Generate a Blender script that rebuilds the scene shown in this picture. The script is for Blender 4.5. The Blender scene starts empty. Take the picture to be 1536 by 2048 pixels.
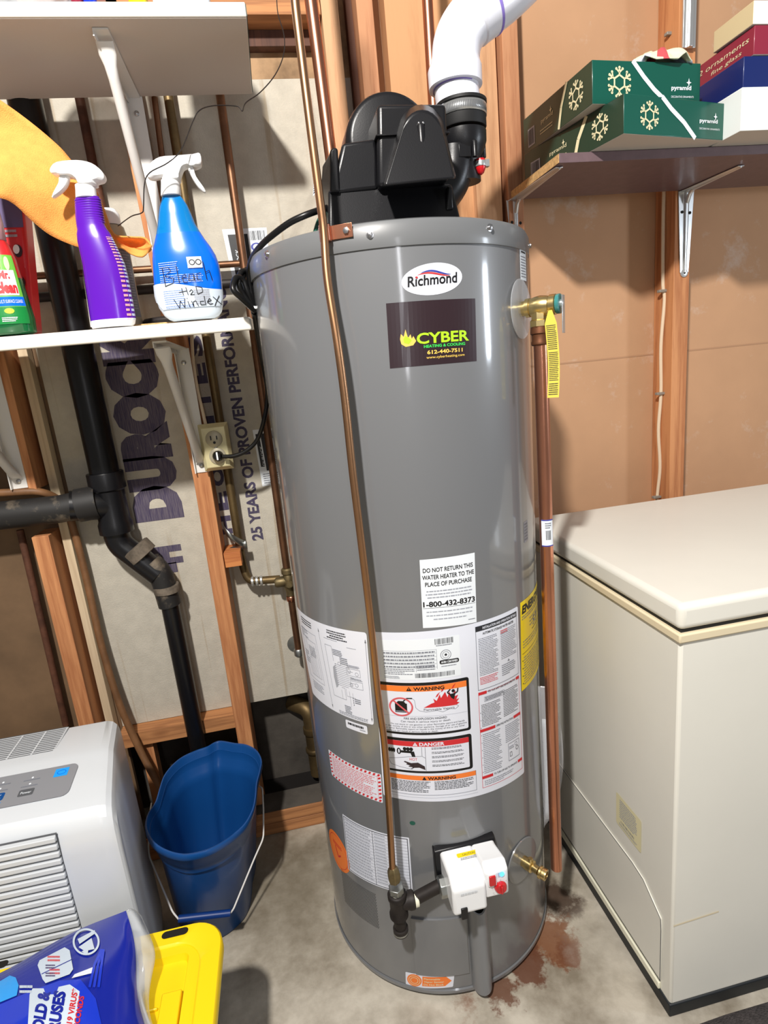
import bpy, bmesh, math, random
from mathutils import Vector, Matrix
rnd = random.Random(7)
sc = bpy.context.scene
COL = sc.collection
# ------------------------------------------------------------------ camera
YAW, PITCH, ROLL, FPX, EYE = 0.16120704, 0.2401576, -0.09874208, 1158.355, 1.35
def _R():
    B = Matrix(((1,0,0),(0,0,-1),(0,1,0)))
    cz, sz = math.cos(YAW), math.sin(YAW); Rz = Matrix(((cz,-sz,0),(sz,cz,0),(0,0,1)))
    cx, sx = math.cos(PITCH), math.sin(PITCH); Rx = Matrix(((1,0,0),(0,cx,-sx),(0,sx,cx)))
    cr, sr = math.cos(ROLL), math.sin(ROLL); Rr = Matrix(((cr,-sr,0),(sr,cr,0),(0,0,1)))
    return Rr @ Rx @ B @ Rz
RM = _R(); RT = RM.transposed()
cam = bpy.data.cameras.new('camera'); camo = bpy.data.objects.new('camera', cam); COL.objects.link(camo)
cam.sensor_fit = 'VERTICAL'; cam.sensor_height = 36; cam.lens = FPX*36/2048; cam.clip_start = 0.02
ax = [Vector((RT[0][i], RT[1][i], RT[2][i])) for i in range(3)]
M = Matrix.Identity(4)
for i in range(3):
    M[i][0] = ax[0][i]; M[i][1] = -ax[1][i]; M[i][2] = -ax[2][i]
M[2][3] = EYE
camo.matrix_world = M
sc.camera = camo
E0 = Vector((0,0,EYE))
def ray(px, py): return RT @ Vector((px-768, py-1024, FPX))
def PY(px, py, y): d = ray(px,py); return E0 + d*(y/d.y)
def PZ(px, py, z): d = ray(px,py); return E0 + d*((z-EYE)/d.z)
def PX(px, py, x): d = ray(px,py); return E0 + d*(x/d.x)
CX, CY, CR, CH, LEAN = .247, 1.231, .2734, 1.577, .0078     # the tank stands a touch out of plumb
def UV(px, py, r=CR):          # point of the heater jacket -> (arc length, height)
    d = ray(px,py); a = d.x*d.x+d.y*d.y; b = -2*(d.x*CX+d.y*CY); c = CX*CX+CY*CY-r*r
    t = (-b-math.sqrt(max(0,b*b-4*a*c)))/(2*a); P = E0+d*t
    for _ in range(4):
        cx = CX+LEAN*P.z; b = -2*(d.x*cx+d.y*CY); c = cx*cx+CY*CY-r*r
        t = (-b-math.sqrt(max(0,b*b-4*a*c)))/(2*a); P = E0+d*t
    return (CR*math.atan2(P.x-cx, -(P.y-CY)), P.z)
def cylP(th, z, r): return Vector((CX+LEAN*z+r*math.sin(th), CY-r*math.cos(th), z))
# ------------------------------------------------------------------ materials
def lin(c):
    return tuple(((x/255)/12.92 if x/255 <= .04045 else ((x/255+.055)/1.055)**2.4) for x in c)+(1,)
MATS = {}
def mat(name, c, rough=.5, metal=0, coat=0, var=0, scale=8, bump=0, bscale=60, spec=.5, alpha=1, trans=0, stretch=(1,1,1), c2=None, emit=None, ior=1.45, gstain=None):
    m = bpy.data.materials.new(name); m.use_nodes = True; nt = m.node_tree; N = nt.nodes; L = nt.links
    b = N['Principled BSDF']
    b.inputs['Base Color'].default_value = lin(c); b.inputs['Roughness'].default_value = rough
    b.inputs['Metallic'].default_value = metal; b.inputs['Coat Weight'].default_value = coat
    b.inputs['Coat Roughness'].default_value = .12
    b.inputs['Specular IOR Level'].default_value = spec; b.inputs['Alpha'].default_value = alpha
    b.inputs['Transmission Weight'].default_value = trans; b.inputs['IOR'].default_value = ior
    if emit: b.inputs['Emission Color'].default_value = lin(emit[0]); b.inputs['Emission Strength'].default_value = emit[1]
    if var or bump or c2:
        tc = N.new('ShaderNodeTexCoord'); mp = N.new('ShaderNodeMapping'); L.new(tc.outputs['Object'], mp.inputs[0])
        mp.inputs['Scale'].default_value = stretch
        ns = N.new('ShaderNodeTexNoise'); ns.inputs['Scale'].default_value = scale; ns.inputs['Detail'].default_value = 8; ns.inputs['Roughness'].default_value = .62
        L.new(mp.outputs[0], ns.inputs['Vector'])
        if var or c2:
            cr = N.new('ShaderNodeValToRGB'); a = [x*(1-var) for x in lin(c)[:3]]+[1]; d = [min(1,x*(1+var)) for x in lin(c)[:3]]+[1]
            if c2: a = lin(c2); d = lin(c)
            cr.color_ramp.elements[0].position = .36; cr.color_ramp.elements[1].position = .64
            cr.color_ramp.elements[0].color = a; cr.color_ramp.elements[1].color = d
            L.new(ns.outputs[0], cr.inputs[0]); L.new(cr.outputs[0], b.inputs['Base Color'])
        if bump:
            n2 = N.new('ShaderNodeTexNoise'); n2.inputs['Scale'].default_value = bscale; n2.inputs['Detail'].default_value = 4
            L.new(mp.outputs[0], n2.inputs['Vector'])
            bp = N.new('ShaderNodeBump'); bp.inputs['Strength'].default_value = bump; bp.inputs['Distance'].default_value = .004
            L.new(n2.outputs[0], bp.inputs['Height']); L.new(bp.outputs[0], b.inputs['Normal'])
    MATS[name] = m; return m
def wood(name, c, c2, axis='z', knots=True, scale=1.0, rough=.75):
    m = bpy.data.materials.new(name); m.use_nodes = True; nt = m.node_tree; N = nt.nodes; L = nt.links
    b = N['Principled BSDF']; b.inputs['Roughness'].default_value = rough
    tc = N.new('ShaderNodeTexCoord'); mp = N.new('ShaderNodeMapping'); L.new(tc.outputs['Object'], mp.inputs[0])
    lo = .9; s = [14*scale]*3; s['xyz'.index(axis)] = lo
    mp.inputs['Scale'].default_value = s
    ns = N.new('ShaderNodeTexNoise'); ns.inputs['Scale'].default_value = 1.0; ns.inputs['Detail'].default_value = 3; ns.inputs['Distortion'].default_value = .6
    L.new(mp.outputs[0], ns.inputs['Vector'])
    mu = N.new('ShaderNodeMath'); mu.operation = 'MULTIPLY'; mu.inputs[1].default_value = 9; L.new(ns.outputs[0], mu.inputs[0])
    fr = N.new('ShaderNodeMath'); fr.operation = 'PINGPONG'; fr.inputs[1].default_value = 1; L.new(mu.outputs[0], fr.inputs[0])
    n2 = N.new('ShaderNodeTexNoise'); n2.inputs['Scale'].default_value = 22; n2.inputs['Detail'].default_value = 5; L.new(mp.outputs[0], n2.inputs['Vector'])
    ad = N.new('ShaderNodeMath'); ad.operation = 'MULTIPLY_ADD'; ad.inputs[1].default_value = .55; L.new(fr.outputs[0], ad.inputs[0])
    m2 = N.new('ShaderNodeMath'); m2.operation = 'MULTIPLY'; m2.inputs[1].default_value = .5; L.new(n2.outputs[0], m2.inputs[0]); L.new(m2.outputs[0], ad.inputs[2])
    cr = N.new('ShaderNodeValToRGB'); cr.color_ramp.elements[0].position = .12; cr.color_ramp.elements[1].position = .62
    cr.color_ramp.elements[0].color = lin(c2); cr.color_ramp.elements[1].color = lin(c); L.new(ad.outputs[0], cr.inputs[0])
    out = cr.outputs[0]
    if knots:
        vo = N.new('ShaderNodeTexVoronoi'); vo.inputs['Scale'].default_value = 2.6
        mk = N.new('ShaderNodeMapping'); sk = [2.2]*3; sk['xyz'.index(axis)] = 1.0; mk.inputs['Scale'].default_value = sk; mk.inputs['Location'].default_value = (.3,.1,.27)
        L.new(tc.outputs['Object'], mk.inputs[0]); L.new(mk.outputs[0], vo.inputs['Vector'])
        r2 = N.new('ShaderNodeValToRGB'); r2.color_ramp.elements[0].position = .02; r2.color_ramp.elements[1].position = .11
        r2.color_ramp.elements[0].color = (.28,.16,.1,1); r2.color_ramp.elements[1].color = (1,1,1,1); L.new(vo.outputs['Distance'], r2.inputs[0])
        mx = N.new('ShaderNodeMix'); mx.data_type = 'RGBA'; mx.blend_type = 'MULTIPLY'; mx.inputs[0].default_value = 1
        L.new(out, mx.inputs[6]); L.new(r2.outputs[0], mx.inputs[7]); out = mx.outputs[2]
    L.new(out, b.inputs['Base Color'])
    bp = N.new('ShaderNodeBump'); bp.inputs['Strength'].default_value = .25; bp.inputs['Distance'].default_value = .002
    L.new(ad.outputs[0], bp.inputs['Height']); L.new(bp.outputs[0], b.inputs['Normal'])
    MATS[name] = m; return m
def m_(n): return MATS[n]
# ------------------------------------------------------------------ mesh builder
class MB:
    def __init__(s): s.v = []; s.f = []; s.m = []; s.smooth = []
    def add(s, vs, fs, mi=0, sm=True):
        o = len(s.v); s.v += [Vector(p) for p in vs]
        for f in fs: s.f.append([o+i for i in f]); s.m.append(mi); s.smooth.append(sm)
    def box(s, a, b, mi=0):
        x0,y0,z0 = a; x1,y1,z1 = b
        vs = [(x0,y0,z0),(x1,y0,z0),(x1,y1,z0),(x0,y1,z0),(x0,y0,z1),(x1,y0,z1),(x1,y1,z1),(x0,y1,z1)]
        s.add(vs, [(3,2,1,0),(4,5,6,7),(0,1,5,4),(1,2,6,5),(2,3,7,6),(3,0,4,7)], mi, False); return s
    def hexa(s, v8, mi=0):   # 4 bottom, 4 top
        s.add(v8, [(3,2,1,0),(4,5,6,7),(0,1,5,4),(1,2,6,5),(2,3,7,6),(3,0,4,7)], mi, False); return s
    def prism(s, poly, d, mi=0, mi_side=None):   # poly: 3D points, d: extrusion vector
        n = len(poly); d = Vector(d); p = [Vector(q) for q in poly]
        nn = Vector((0,0,0))
        for i in range(n): nn += p[i].cross(p[(i+1)%n])
        if nn.dot(d) > 0: p.reverse()
        vs = p+[q+d for q in p]
        s.add(vs, [list(range(n)), list(range(2*n-1, n-1, -1))], mi, False)
        o = len(s.v)-2*n
        for i in range(n):
            j = (i+1)%n; s.f.append([o+j, o+i, o+n+i, o+n+j]); s.m.append(mi if mi_side is None else mi_side); s.smooth.append(False)
        return s
    def tube(s, pts, r, n=14, mi=0, caps=True, closed=False):
        pts = [Vector(p) for p in pts]; K = len(pts); rs = r if isinstance(r,(list,tuple)) else [r]*K
        T = []
        for i in range(K):
            if closed: t = pts[(i+1)%K]-pts[i-1]
            else: t = pts[min(i+1,K-1)]-pts[max(i-1,0)]
            T.append(t.normalized() if t.length > 1e-9 else Vector((0,0,1)))
        up = Vector((0,0,1)) if abs(T[0].z) < .9 else Vector((0,1,0))
        nrm = (up - T[0]*up.dot(T[0])).normalized(); vs = []
        for i in range(K):
            if i: nrm = (nrm - T[i]*nrm.dot(T[i])).normalized()
            bi = T[i].cross(nrm)
            for k in range(n):
                a = 2*math.pi*k/n; vs.append(pts[i]+(nrm*math.cos(a)+bi*math.sin(a))*rs[i])
        fs = []
        for i in range(K if closed else K-1):
            j = (i+1)%K
            for k in range(n): fs.append((i*n+k, i*n+(k+1)%n, j*n+(k+1)%n, j*n+k))
        s.add(vs, fs, mi, True)
        if caps and not closed:
            o = len(s.v)-K*n
            s.f.append([o+k for k in range(n-1,-1,-1)]); s.m.append(mi); s.smooth.append(False)
            s.f.append([o+(K-1)*n+k for k in range(n)]); s.m.append(mi); s.smooth.append(False)
        return s
    def lathe(s, c, axis, prof, n=32, mi=0, caps=True):   # prof: (radius, distance along axis); sharp steps by repeating
        c = Vector(c); a = Vector(axis).normalized(); u = (Vector((0,0,1)) if abs(a.z) < .9 else Vector((1,0,0))).cross(a).normalized(); w = a.cross(u)
        vs = []
        for r, h in prof:
            for k in range(n):
                t = 2*math.pi*k/n; vs.append(c+a*h+(u*math.cos(t)+w*math.sin(t))*r)
        fs = [(i*n+k, i*n+(k+1)%n, (i+1)*n+(k+1)%n, (i+1)*n+k) for i in range(len(prof)-1) for k in range(n)]
        s.add(vs, fs, mi, True)
        if caps:
            o = len(s.v)-len(prof)*n
            s.f.append([o+k for k in range(n-1,-1,-1)]); s.m.append(mi); s.smooth.append(False)
            s.f.append([o+(len(prof)-1)*n+k for k in range(n)]); s.m.append(mi); s.smooth.append(False)
        return s
    def loft(s, rings, mi=0, cap0=True, cap1=True, mis=None):
        n = len(rings[0]); vs = [p for r in rings for p in r]; o = len(s.v)
        s.v += [Vector(p) for p in vs]
        for i in range(len(rings)-1):
            for k in range(n):
                s.f.append([o+i*n+k, o+i*n+(k+1)%n, o+(i+1)*n+(k+1)%n, o+(i+1)*n+k]); s.m.append(mis[i] if mis else mi); s.smooth.append(True)
        if cap0: s.f.append([o+k for k in range(n-1,-1,-1)]); s.m.append(mis[0] if mis else mi); s.smooth.append(False)
        if cap1: s.f.append([o+(len(rings)-1)*n+k for k in range(n)]); s.m.append(mis[-1] if mis else mi); s.smooth.append(False)
        return s
    def grid(s, fn, nu, nv, mi=0, thick=None, closed=False):
        P = [[Vector(fn(i/nu, j/nv)) for j in range(nv+1)] for i in range(nu+1)]
        o = len(s.v)
        for r in P: s.v += r
        for i in range(nu):
            for j in range(nv):
                s.f.append([o+i*(nv+1)+j, o+(i+1)*(nv+1)+j, o+(i+1)*(nv+1)+j+1, o+i*(nv+1)+j+1]); s.m.append(mi); s.smooth.append(True)
        return s
    def sphere(s, c, r, n=12, mi=0, sc_=(1,1,1)):
        c = Vector(c); rings = []
        for i in range(1, n):
            t = math.pi*i/n
            rings.append([c+Vector((r*math.sin(t)*math.cos(2*math.pi*k/(2*n))*sc_[0], r*math.sin(t)*math.sin(2*math.pi*k/(2*n))*sc_[1], -r*math.cos(t)*sc_[2])) for k in range(2*n)])
        s.loft(rings, mi); return s
    def build(s, name, mats, parent=None, bevel=0, seg=2, solid=0, sub=0, angle=38, flip=False):
        me = bpy.data.meshes.new(name); org = Vector((0,0,0))
        if parent is not None: org = ORG[parent.name]
        elif s.v:
            lo = [min(p[i] for p in s.v) for i in range(3)]; hi = [max(p[i] for p in s.v) for i in range(3)]
            org = Vector(((lo[0]+hi[0])/2, (lo[1]+hi[1])/2, lo[2]))
        me.from_pydata([p-org for p in s.v], [], s.f)
        if isinstance(mats, (str,)): mats = [mats]
        for k in mats: me.materials.append(MATS[k] if isinstance(k, str) else k)
        for p, mi, sm in zip(me.polygons, s.m, s.smooth): p.material_index = mi; p.use_smooth = True
        me.validate(); me.update()
        bm = bmesh.new(); bm.from_mesh(me)
        if flip is not None: bmesh.ops.recalc_face_normals(bm, faces=bm.faces)
        bm.to_mesh(me); bm.free()
        me.set_sharp_from_angle(angle=math.radians(angle))
        o = bpy.data.objects.new(name, me); COL.objects.link(o)
        if parent is None: o.location = org; ORG[o.name] = org
        else: o.parent = parent; ORG[o.name] = org
        if solid: md = o.modifiers.new('solid', 'SOLIDIFY'); md.thickness = solid; md.offset = 0
        if bevel: md = o.modifiers.new('bevel', 'BEVEL'); md.width = bevel; md.segments = seg; md.limit_method = 'ANGLE'; md.angle_limit = math.radians(40)
        if sub: md = o.modifiers.new('sub', 'SUBSURF'); md.levels = sub; md.render_levels = sub
        return o
ORG = {}
def thing(name, loc, label, cat, group=None):
    o = bpy.data.objects.new(name, None); COL.objects.link(o); o.location = loc; o.empty_display_size = .05
    ORG[o.name] = Vector(loc); tag(o, label, cat, group); return o
def tag(o, label=None, cat=None, group=None, kind=None):
    if label: o['label'] = label
    if cat: o['category'] = cat
    if group: o['group'] = group
    if kind: o['kind'] = kind
    return o
def struct(o): o['kind'] = 'structure'; return o
def arc(c, r, a0, a1, n, u, w):
    c = Vector(c); u = Vector(u); w = Vector(w)
    return [c+(u*math.cos(a0+(a1-a0)*i/n)+w*math.sin(a0+(a1-a0)*i/n))*r for i in range(n+1)]
def spline(pts, n=6, closed=False):
    P = [Vector(p) for p in pts]; K = len(P); out = []
    rng = range(K) if closed else range(K-1)
    for i in rng:
        p0 = P[i-1] if (closed or i) else P[0]; p1 = P[i]; p2 = P[(i+1)%K]; p3 = P[(i+2)%K] if (closed or i+2 < K) else P[-1]
        for k in range(n):
            t = k/n; out.append(.5*((2*p1)+(p2-p0)*t+(2*p0-5*p1+4*p2-p3)*t*t+(3*p1-p0-3*p2+p3)*t**3))
    if not closed: out.append(P[-1])
    return out
def fillet(pts, r, n=6):      # polyline with rounded elbows
    P = [Vector(p) for p in pts]; out = [P[0]]
    for i in range(1, len(P)-1):
        a = (P[i-1]-P[i]); b = (P[i+1]-P[i]); q = min(r, a.length*.45, b.length*.45)
        A = P[i]+a.normalized()*q; B = P[i]+b.normalized()*q
        for k in range(n+1):
            t = k/n; out.append(A*(1-t)**2+P[i]*2*t*(1-t)+B*t*t)
    return out+[P[-1]]
# ------------------------------------------------------------------ lettering and printed marks
_T = {}
def glyphs(s, bold=0, shear=0):
    k = (s, bold, shear)
    if k in _T: return _T[k]
    cu = bpy.data.curves.new('t', 'FONT'); cu.body = s; cu.size = 1; cu.resolution_u = 3; cu.offset = bold; cu.shear = shear; cu.fill_mode = 'FRONT'
    o = bpy.data.objects.new('t', cu); COL.objects.link(o)
    dg = bpy.context.evaluated_depsgraph_get(); me = bpy.data.meshes.new_from_object(o.evaluated_get(dg))
    vs = [(v.co.x, v.co.y) for v in me.vertices]; fs = [list(p.vertices) for p in me.polygons]
    bpy.data.objects.remove(o); bpy.data.curves.remove(cu); bpy.data.meshes.remove(me)
    _T[k] = (vs, fs); return _T[k]
class Decal:
    def __init__(s): s.v = []; s.f = []; s.m = []; s.mats = []
    def mi(s, m):
        if m not in s.mats: s.mats.append(m)
        return s.mats.index(m)
    def poly(s, pts, m, l=1):
        o = len(s.v); s.v += [(x, y, l) for x, y in pts]; s.f.append(list(range(o, o+len(pts)))); s.m.append(s.mi(m)); return s
    def rect(s, x0, y0, x1, y1, m, l=1, rot=0):
        p = [(x0,y0),(x1,y0),(x1,y1),(x0,y1)]
        if rot:
            cx, cy = (x0+x1)/2, (y0+y1)/2; c, q = math.cos(rot), math.sin(rot)
            p = [(cx+(x-cx)*c-(y-cy)*q, cy+(x-cx)*q+(y-cy)*c) for x, y in p]
        return s.poly(p, m, l)
    def rrect(s, x0, y0, x1, y1, r, m, l=1):
        p = []
        for cx, cy, a in ((x1-r,y1-r,0),(x0+r,y1-r,90),(x0+r,y0+r,180),(x1-r,y0+r,270)):
            for k in range(5): t = math.radians(a+22.5*k); p.append((cx+r*math.cos(t), cy+r*math.sin(t)))
        return s.poly(p, m, l)
    def ell(s, cx, cy, rx, ry, m, l=1, n=36): return s.poly([(cx+rx*math.cos(2*math.pi*k/n), cy+ry*math.sin(2*math.pi*k/n)) for k in range(n)], m, l)
    def ring(s, cx, cy, rx, ry, w, m, l=1, n=36, a0=0, a1=360):
        for k in range(n):
            a = math.radians(a0+(a1-a0)*k/n); b = math.radians(a0+(a1-a0)*(k+1)/n)
            s.poly([(cx+rx*math.cos(a), cy+ry*math.sin(a)), (cx+rx*math.cos(b), cy+ry*math.sin(b)), (cx+(rx-w)*math.cos(b), cy+(ry-w)*math.sin(b)), (cx+(rx-w)*math.cos(a), cy+(ry-w)*math.sin(a))], m, l)
        return s
    def frame(s, x0, y0, x1, y1, w, m, l=1):
        s.rect(x0,y0,x1,y0+w,m,l); s.rect(x0,y1-w,x1,y1,m,l); s.rect(x0,y0+w,x0+w,y1-w,m,l); s.rect(x1-w,y0+w,x1,y1-w,m,l); return s
    def line(s, pts, w, m, l=1):
        for (x0,y0),(x1,y1) in zip(pts, pts[1:]):
            dx, dy = x1-x0, y1-y0; L = math.hypot(dx,dy) or 1; nx, ny = -dy/L*w/2, dx/L*w/2
            s.poly([(x0+nx,y0+ny),(x1+nx,y1+ny),(x1-nx,y1-ny),(x0-nx,y0-ny)], m, l)
        return s
    def text(s, t, x, y, h, m, l=2, al='L', w=None, rot=0, bold=.0, shear=0, kx=1.0):
        vs, fs = glyphs(t, bold, shear); k = h/.72
        xs = [v[0] for v in vs]; x0, x1 = min(xs), max(xs)
        sx = (w/(x1-x0)) if w else k*kx
        ox = {'L':0,'C':-(x1-x0)/2*sx,'R':-(x1-x0)*sx}[al]
        c, q = math.cos(rot), math.sin(rot); o = len(s.v); mi = s.mi(m)
        for a, b in vs:
            a = (a-x0)*sx+ox; b = b*k
            s.v.append((x+a*c-b*q, y+a*q+b*c, l))
        for f in fs: s.f.append([o+i for i in f]); s.m.append(mi)
        return s
    def fine(s, x0, y0, x1, y1, n, m, l=2, fill=.55, ragged=.3, al='L', wl=None):   # rows of print too small to read
        H = (y1-y0)/n; W = x1-x0; wl = wl or W/12
        for i in range(n):
            y = y1-(i+.5)*H; end = x1-W*ragged*rnd.random()*(1 if i%3 == 2 else .3); x = x0
            if al == 'C': x = x0+(x1-end)/2; end = x1-(x1-end)/2
            while x < end:
                ww = wl*(.35+rnd.random()*.9); e = min(end, x+ww)
                s.rect(x, y-H*fill/2*(.8+.2*rnd.random()), e, y+H*fill/2, m, l); x = e+wl*.16
        return s
    def bars(s, x0, y0, x1, y1, n, m, l=2):
        x = x0; w = (x1-x0)/n
        for i in range(n): s.rect(x+i*w, y0, x+i*w+w*(.25+.5*rnd.random()), y1, m, l)
        return s
    def build(s, name, fn, parent=None, step=None, stepy=None, lift=.00025, base=.0004, label=None):
        bm = bmesh.new(); vs = [bm.verts.new(v) for v in s.v]
        for f, mi in zip(s.f, s.m):
            try: q = bm.faces.new([vs[i] for i in f]); q.material_index = mi
            except ValueError: pass
        if step:
            lo = min(v[0] for v in s.v); hi = max(v[0] for v in s.v); x = lo+step
            while x < hi:
                g = bm.verts[:]+bm.edges[:]+bm.faces[:]; bmesh.ops.bisect_plane(bm, geom=g, plane_co=(x,0,0), plane_no=(1,0,0), dist=1e-7); x += step
        if stepy:
            lo = min(v[1] for v in s.v); hi = max(v[1] for v in s.v); y = lo+stepy
            while y < hi:
                g = bm.verts[:]+bm.edges[:]+bm.faces[:]; bmesh.ops.bisect_plane(bm, geom=g, plane_co=(0,y,0), plane_no=(0,1,0), dist=1e-7); y += stepy
        if parent is not None: org = ORG[parent.name]
        else:
            q = [Vector(fn(v.co.x, v.co.y, 0)) for v in bm.verts]; org = Vector((sum(p.x for p in q)/len(q), sum(p.y for p in q)/len(q), min(p.z for p in q)))
        for v in bm.verts: v.co = Vector(fn(v.co.x, v.co.y, base+lift*v.co.z))-org
        me = bpy.data.meshes.new(name); bm.to_mesh(me); bm.free()
        for k in s.mats: me.materials.append(MATS[k])
        o = bpy.data.objects.new(name, me); COL.objects.link(o)
        if parent is None: o.location = org
        else: o.parent = parent
        ORG[o.name] = org
        if label: o['label'] = label
        return o
def quad3(bl, br, tr, tl, W=1, H=1, out=None):    # local (x,y) -> 3D plane patch given 3D corners
    bl, br, tr, tl = (Vector(p) for p in (bl,br,tr,tl))
    n = (br-bl).cross(tl-bl).normalized()
    if out is not None and n.dot(Vector(out)) < 0: n = -n
    def f(x, y, o): s, t = x/W, y/H; return bl*(1-s)*(1-t)+br*s*(1-t)+tr*s*t+tl*(1-s)*t+n*o
    return f
def cylq(bl, br, tr, tl, W=1, H=1):     # corners given as (u,v) on the jacket
    def f(x, y, o):
        s, t = x/W, y/H
        u = bl[0]*(1-s)*(1-t)+br[0]*s*(1-t)+tr[0]*s*t+tl[0]*(1-s)*t; v = bl[1]*(1-s)*(1-t)+br[1]*s*(1-t)+tr[1]*s*t+tl[1]*(1-s)*t
        return cylP(u/CR, v, CR+o)
    return f
# ------------------------------------------------------------------ palette
mat('jacket_paint', (112,114,117), .36, 0, 1); MATS['jacket_paint'].node_tree.nodes['Principled BSDF'].inputs['Coat Roughness'].default_value = .10
mat('cap_paint', (108,110,112), .38, 0, .35)
mat('black_plastic', (20,20,23), .34, 0, 0, bump=.03, bscale=500)
mat('black_rubber', (20,20,21), .6)
mat('cord_black', (14,14,15), .35)
mat('pvc_white', (232,234,244), .28, 0, .2)
mat('pvc_purple', (140,120,205), .5)
mat('steel', (214,216,216), .3, .8)
mat('galvanized', (165,168,166), .42, 1, var=.15, scale=20)
mat('screw_steel', (190,190,192), .3, 1)
mat('copper_new', (204,140,112), .3, 1, var=.12, scale=6, stretch=(6,6,1))
mat('copper_gold', (178,136,102), .36, 1, var=.1, scale=6)
mat('copper_tarnish', (120,86,64), .45, .85, var=.3, scale=9)
mat('copper_dark', (104,66,44), .5, .7, var=.35, scale=10)
mat('brass', (218,194,136), .3, 1, var=.08)
mat('brass_dull', (122,108,78), .5, .8, var=.3, scale=25)
mat('iron_black', (42,37,35), .55, .3, var=.2, scale=30)
mat('bronze_pipe', (110,92,62), .5, .7, var=.3, scale=10)
mat('rust_pipe', (92,58,42), .7, .2, var=.35, scale=20)
mat('abs_black', (16,16,19), .32)
mat('abs_dirty', (34,33,33), .6, 0, 0, c2=(120,108,92), scale=14)
MATS['abs_dirty'].node_tree.nodes['Color Ramp'].color_ramp.elements[0].position = .3
MATS['abs_dirty'].node_tree.nodes['Color Ramp'].color_ramp.elements[1].position = .47
mat('abs_cement', (104,94,82), .8, 0, 0, var=.35, scale=40)
mat('sticker_white', (226,230,242), .42, 0, .25)
mat('sticker_paper', (232,238,244), .55)
mat('ink', (40,42,48), .5); mat('ink_grey', (122,126,136), .5); mat('ink_light', (160,164,175), .5)
mat('ink_black', (18,18,20), .45)
mat('print_red', (206,44,50), .45); mat('print_red_soft', (214,90,96), .5); mat('print_orange', (244,128,52), .45)
mat('print_blue', (52,62,160), .45); mat('print_yellow', (250,222,20), .42, 0, .2)
mat('print_dark', (44,28,34), .35, 0, .4); mat('print_lime', (176,232,40), .4); mat('print_gold', (232,196,92), .4); mat('print_green', (60,210,90), .4); mat('print_pink', (236,168,170), .5)
mat('print_cream', (226,218,178), .5)
mat('appliance_cream', (230,228,218), .42, 0, .15, var=.02, scale=3)
mat('appliance_trim', (226,212,180), .5); mat('gasket_black', (24,26,30), .6); mat('base_black', (26,30,34), .5)
mat('appliance_grey', (208,212,216), .35, 0, .2); mat('appliance_grille', (196,200,204), .4); mat('slot_dark', (84,86,90), .6); mat('panel_silver', (158,160,166), .35, .3)
mat('bucket_blue', (18,74,138), .33, 0, .15); mat('grip_blue', (14,52,118), .4)
mat('tote_yellow', (250,212,18), .4, 0, .2); mat('tote_body', (52,54,58), .5); mat('hole_dark', (20,16,10), .8)
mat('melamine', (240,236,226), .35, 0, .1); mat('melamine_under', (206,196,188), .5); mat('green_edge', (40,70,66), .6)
mat('bracket_white', (226,224,220), .4, 0, .1)
mat('laminate_dark', (104,84,88), .45, 0, .1, var=.08, scale=40); mat('particle_tan', (196,160,108), .85, var=.25, scale=120)
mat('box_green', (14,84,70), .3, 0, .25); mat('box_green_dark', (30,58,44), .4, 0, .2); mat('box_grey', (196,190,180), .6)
mat('box_navy', (18,36,98), .35, 0, .2); mat('box_maroon', (140,40,62), .35, 0, .2); mat('box_white', (234,238,236), .5); mat('box_beige', (206,190,150), .6)
mat('cloth_light', (226,228,196), .9, 0, 0, bump=.3, bscale=200); mat('felt_orange', (248,166,84), .95, 0, 0, var=.07, scale=60, bump=.4, bscale=500)
mat('spray_white', (244,246,248), .3, 0, .2)
mat('purple_bottle', (92,20,176), .22, 0, .4); mat('windex_blue', (0,108,238), .2, 0, .5); mat('liquid_blue', (0,118,190), .15, 0, .6); mat('label_silver', (205,218,232), .3, 0, .3)
mat('green_liquid', (18,96,52), .15, 0, .5); mat('clear_cap', (190,150,160), .15, 0, .4); mat('label_green', (110,190,70), .35); mat('label_deepgreen', (20,130,60), .35)
mat('pack_red', (206,38,44), .35, 0, .3); mat('pack_violet', (92,80,120), .4)
mat('bag_blue', (28,58,200), .22, 0, .5); mat('bag_navy', (22,38,150), .22, 0, .5); mat('bag_sky', (40,160,245), .22, 0, .5); mat('bag_clear', (215,220,225), .1, 0, .3, alpha=.35)
mat('clear_plastic', (225,228,235), .12, 0, .3, alpha=.3)
mat('hose_brown', (120,84,54), .55, 0, 0, var=.25, scale=14)
mat('romex', (226,206,178), .5); mat('staple_grey', (150,146,138), .5, .2)
mat('plate_cream', (214,204,160), .32, .25, .2, var=.1, scale=14); mat('socket_grey', (176,168,146), .4, .3)
mat('rug_dark', (74,68,68), .95, 0, 0, var=.25, scale=90, bump=.6, bscale=300); mat('floor_white', (205,205,198), .7)
mat('red_cap', (196,22,30), .3, 0, .4); mat('led_blue', (60,160,255), .3, emit=((80,180,255),2.5))
mat('tape_white', (238,236,214), .5); mat('grey_tube', (122,124,127), .38, 0, .3); mat('dust_white', (216,210,200), .9)
mat('tag_yellow', (222,204,84), .5); mat('teal_glass', (60,130,130), .2, 0, .3)
wood('stud_fir', (204,142,94), (164,102,62)); wood('stud_pale', (206,160,120), (170,122,86)); wood('stud_red', (192,138,100), (156,100,68)); wood('plank_x', (190,132,84), (146,96,60), 'x')
wood('plywood', (200,150,106), (172,120,80), 'z', True, .45); wood('batten', (212,192,160), (190,168,138), 'z', False); wood('shade_wood', (92,60,46), (66,42,34))
mat('cavity_shade', (24,20,18), .95)
wood('block_fir', (206,132,74), (170,96,52), 'x', False)
mat('dark_board', (112,88,64), .8, var=.2, scale=5)
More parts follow.
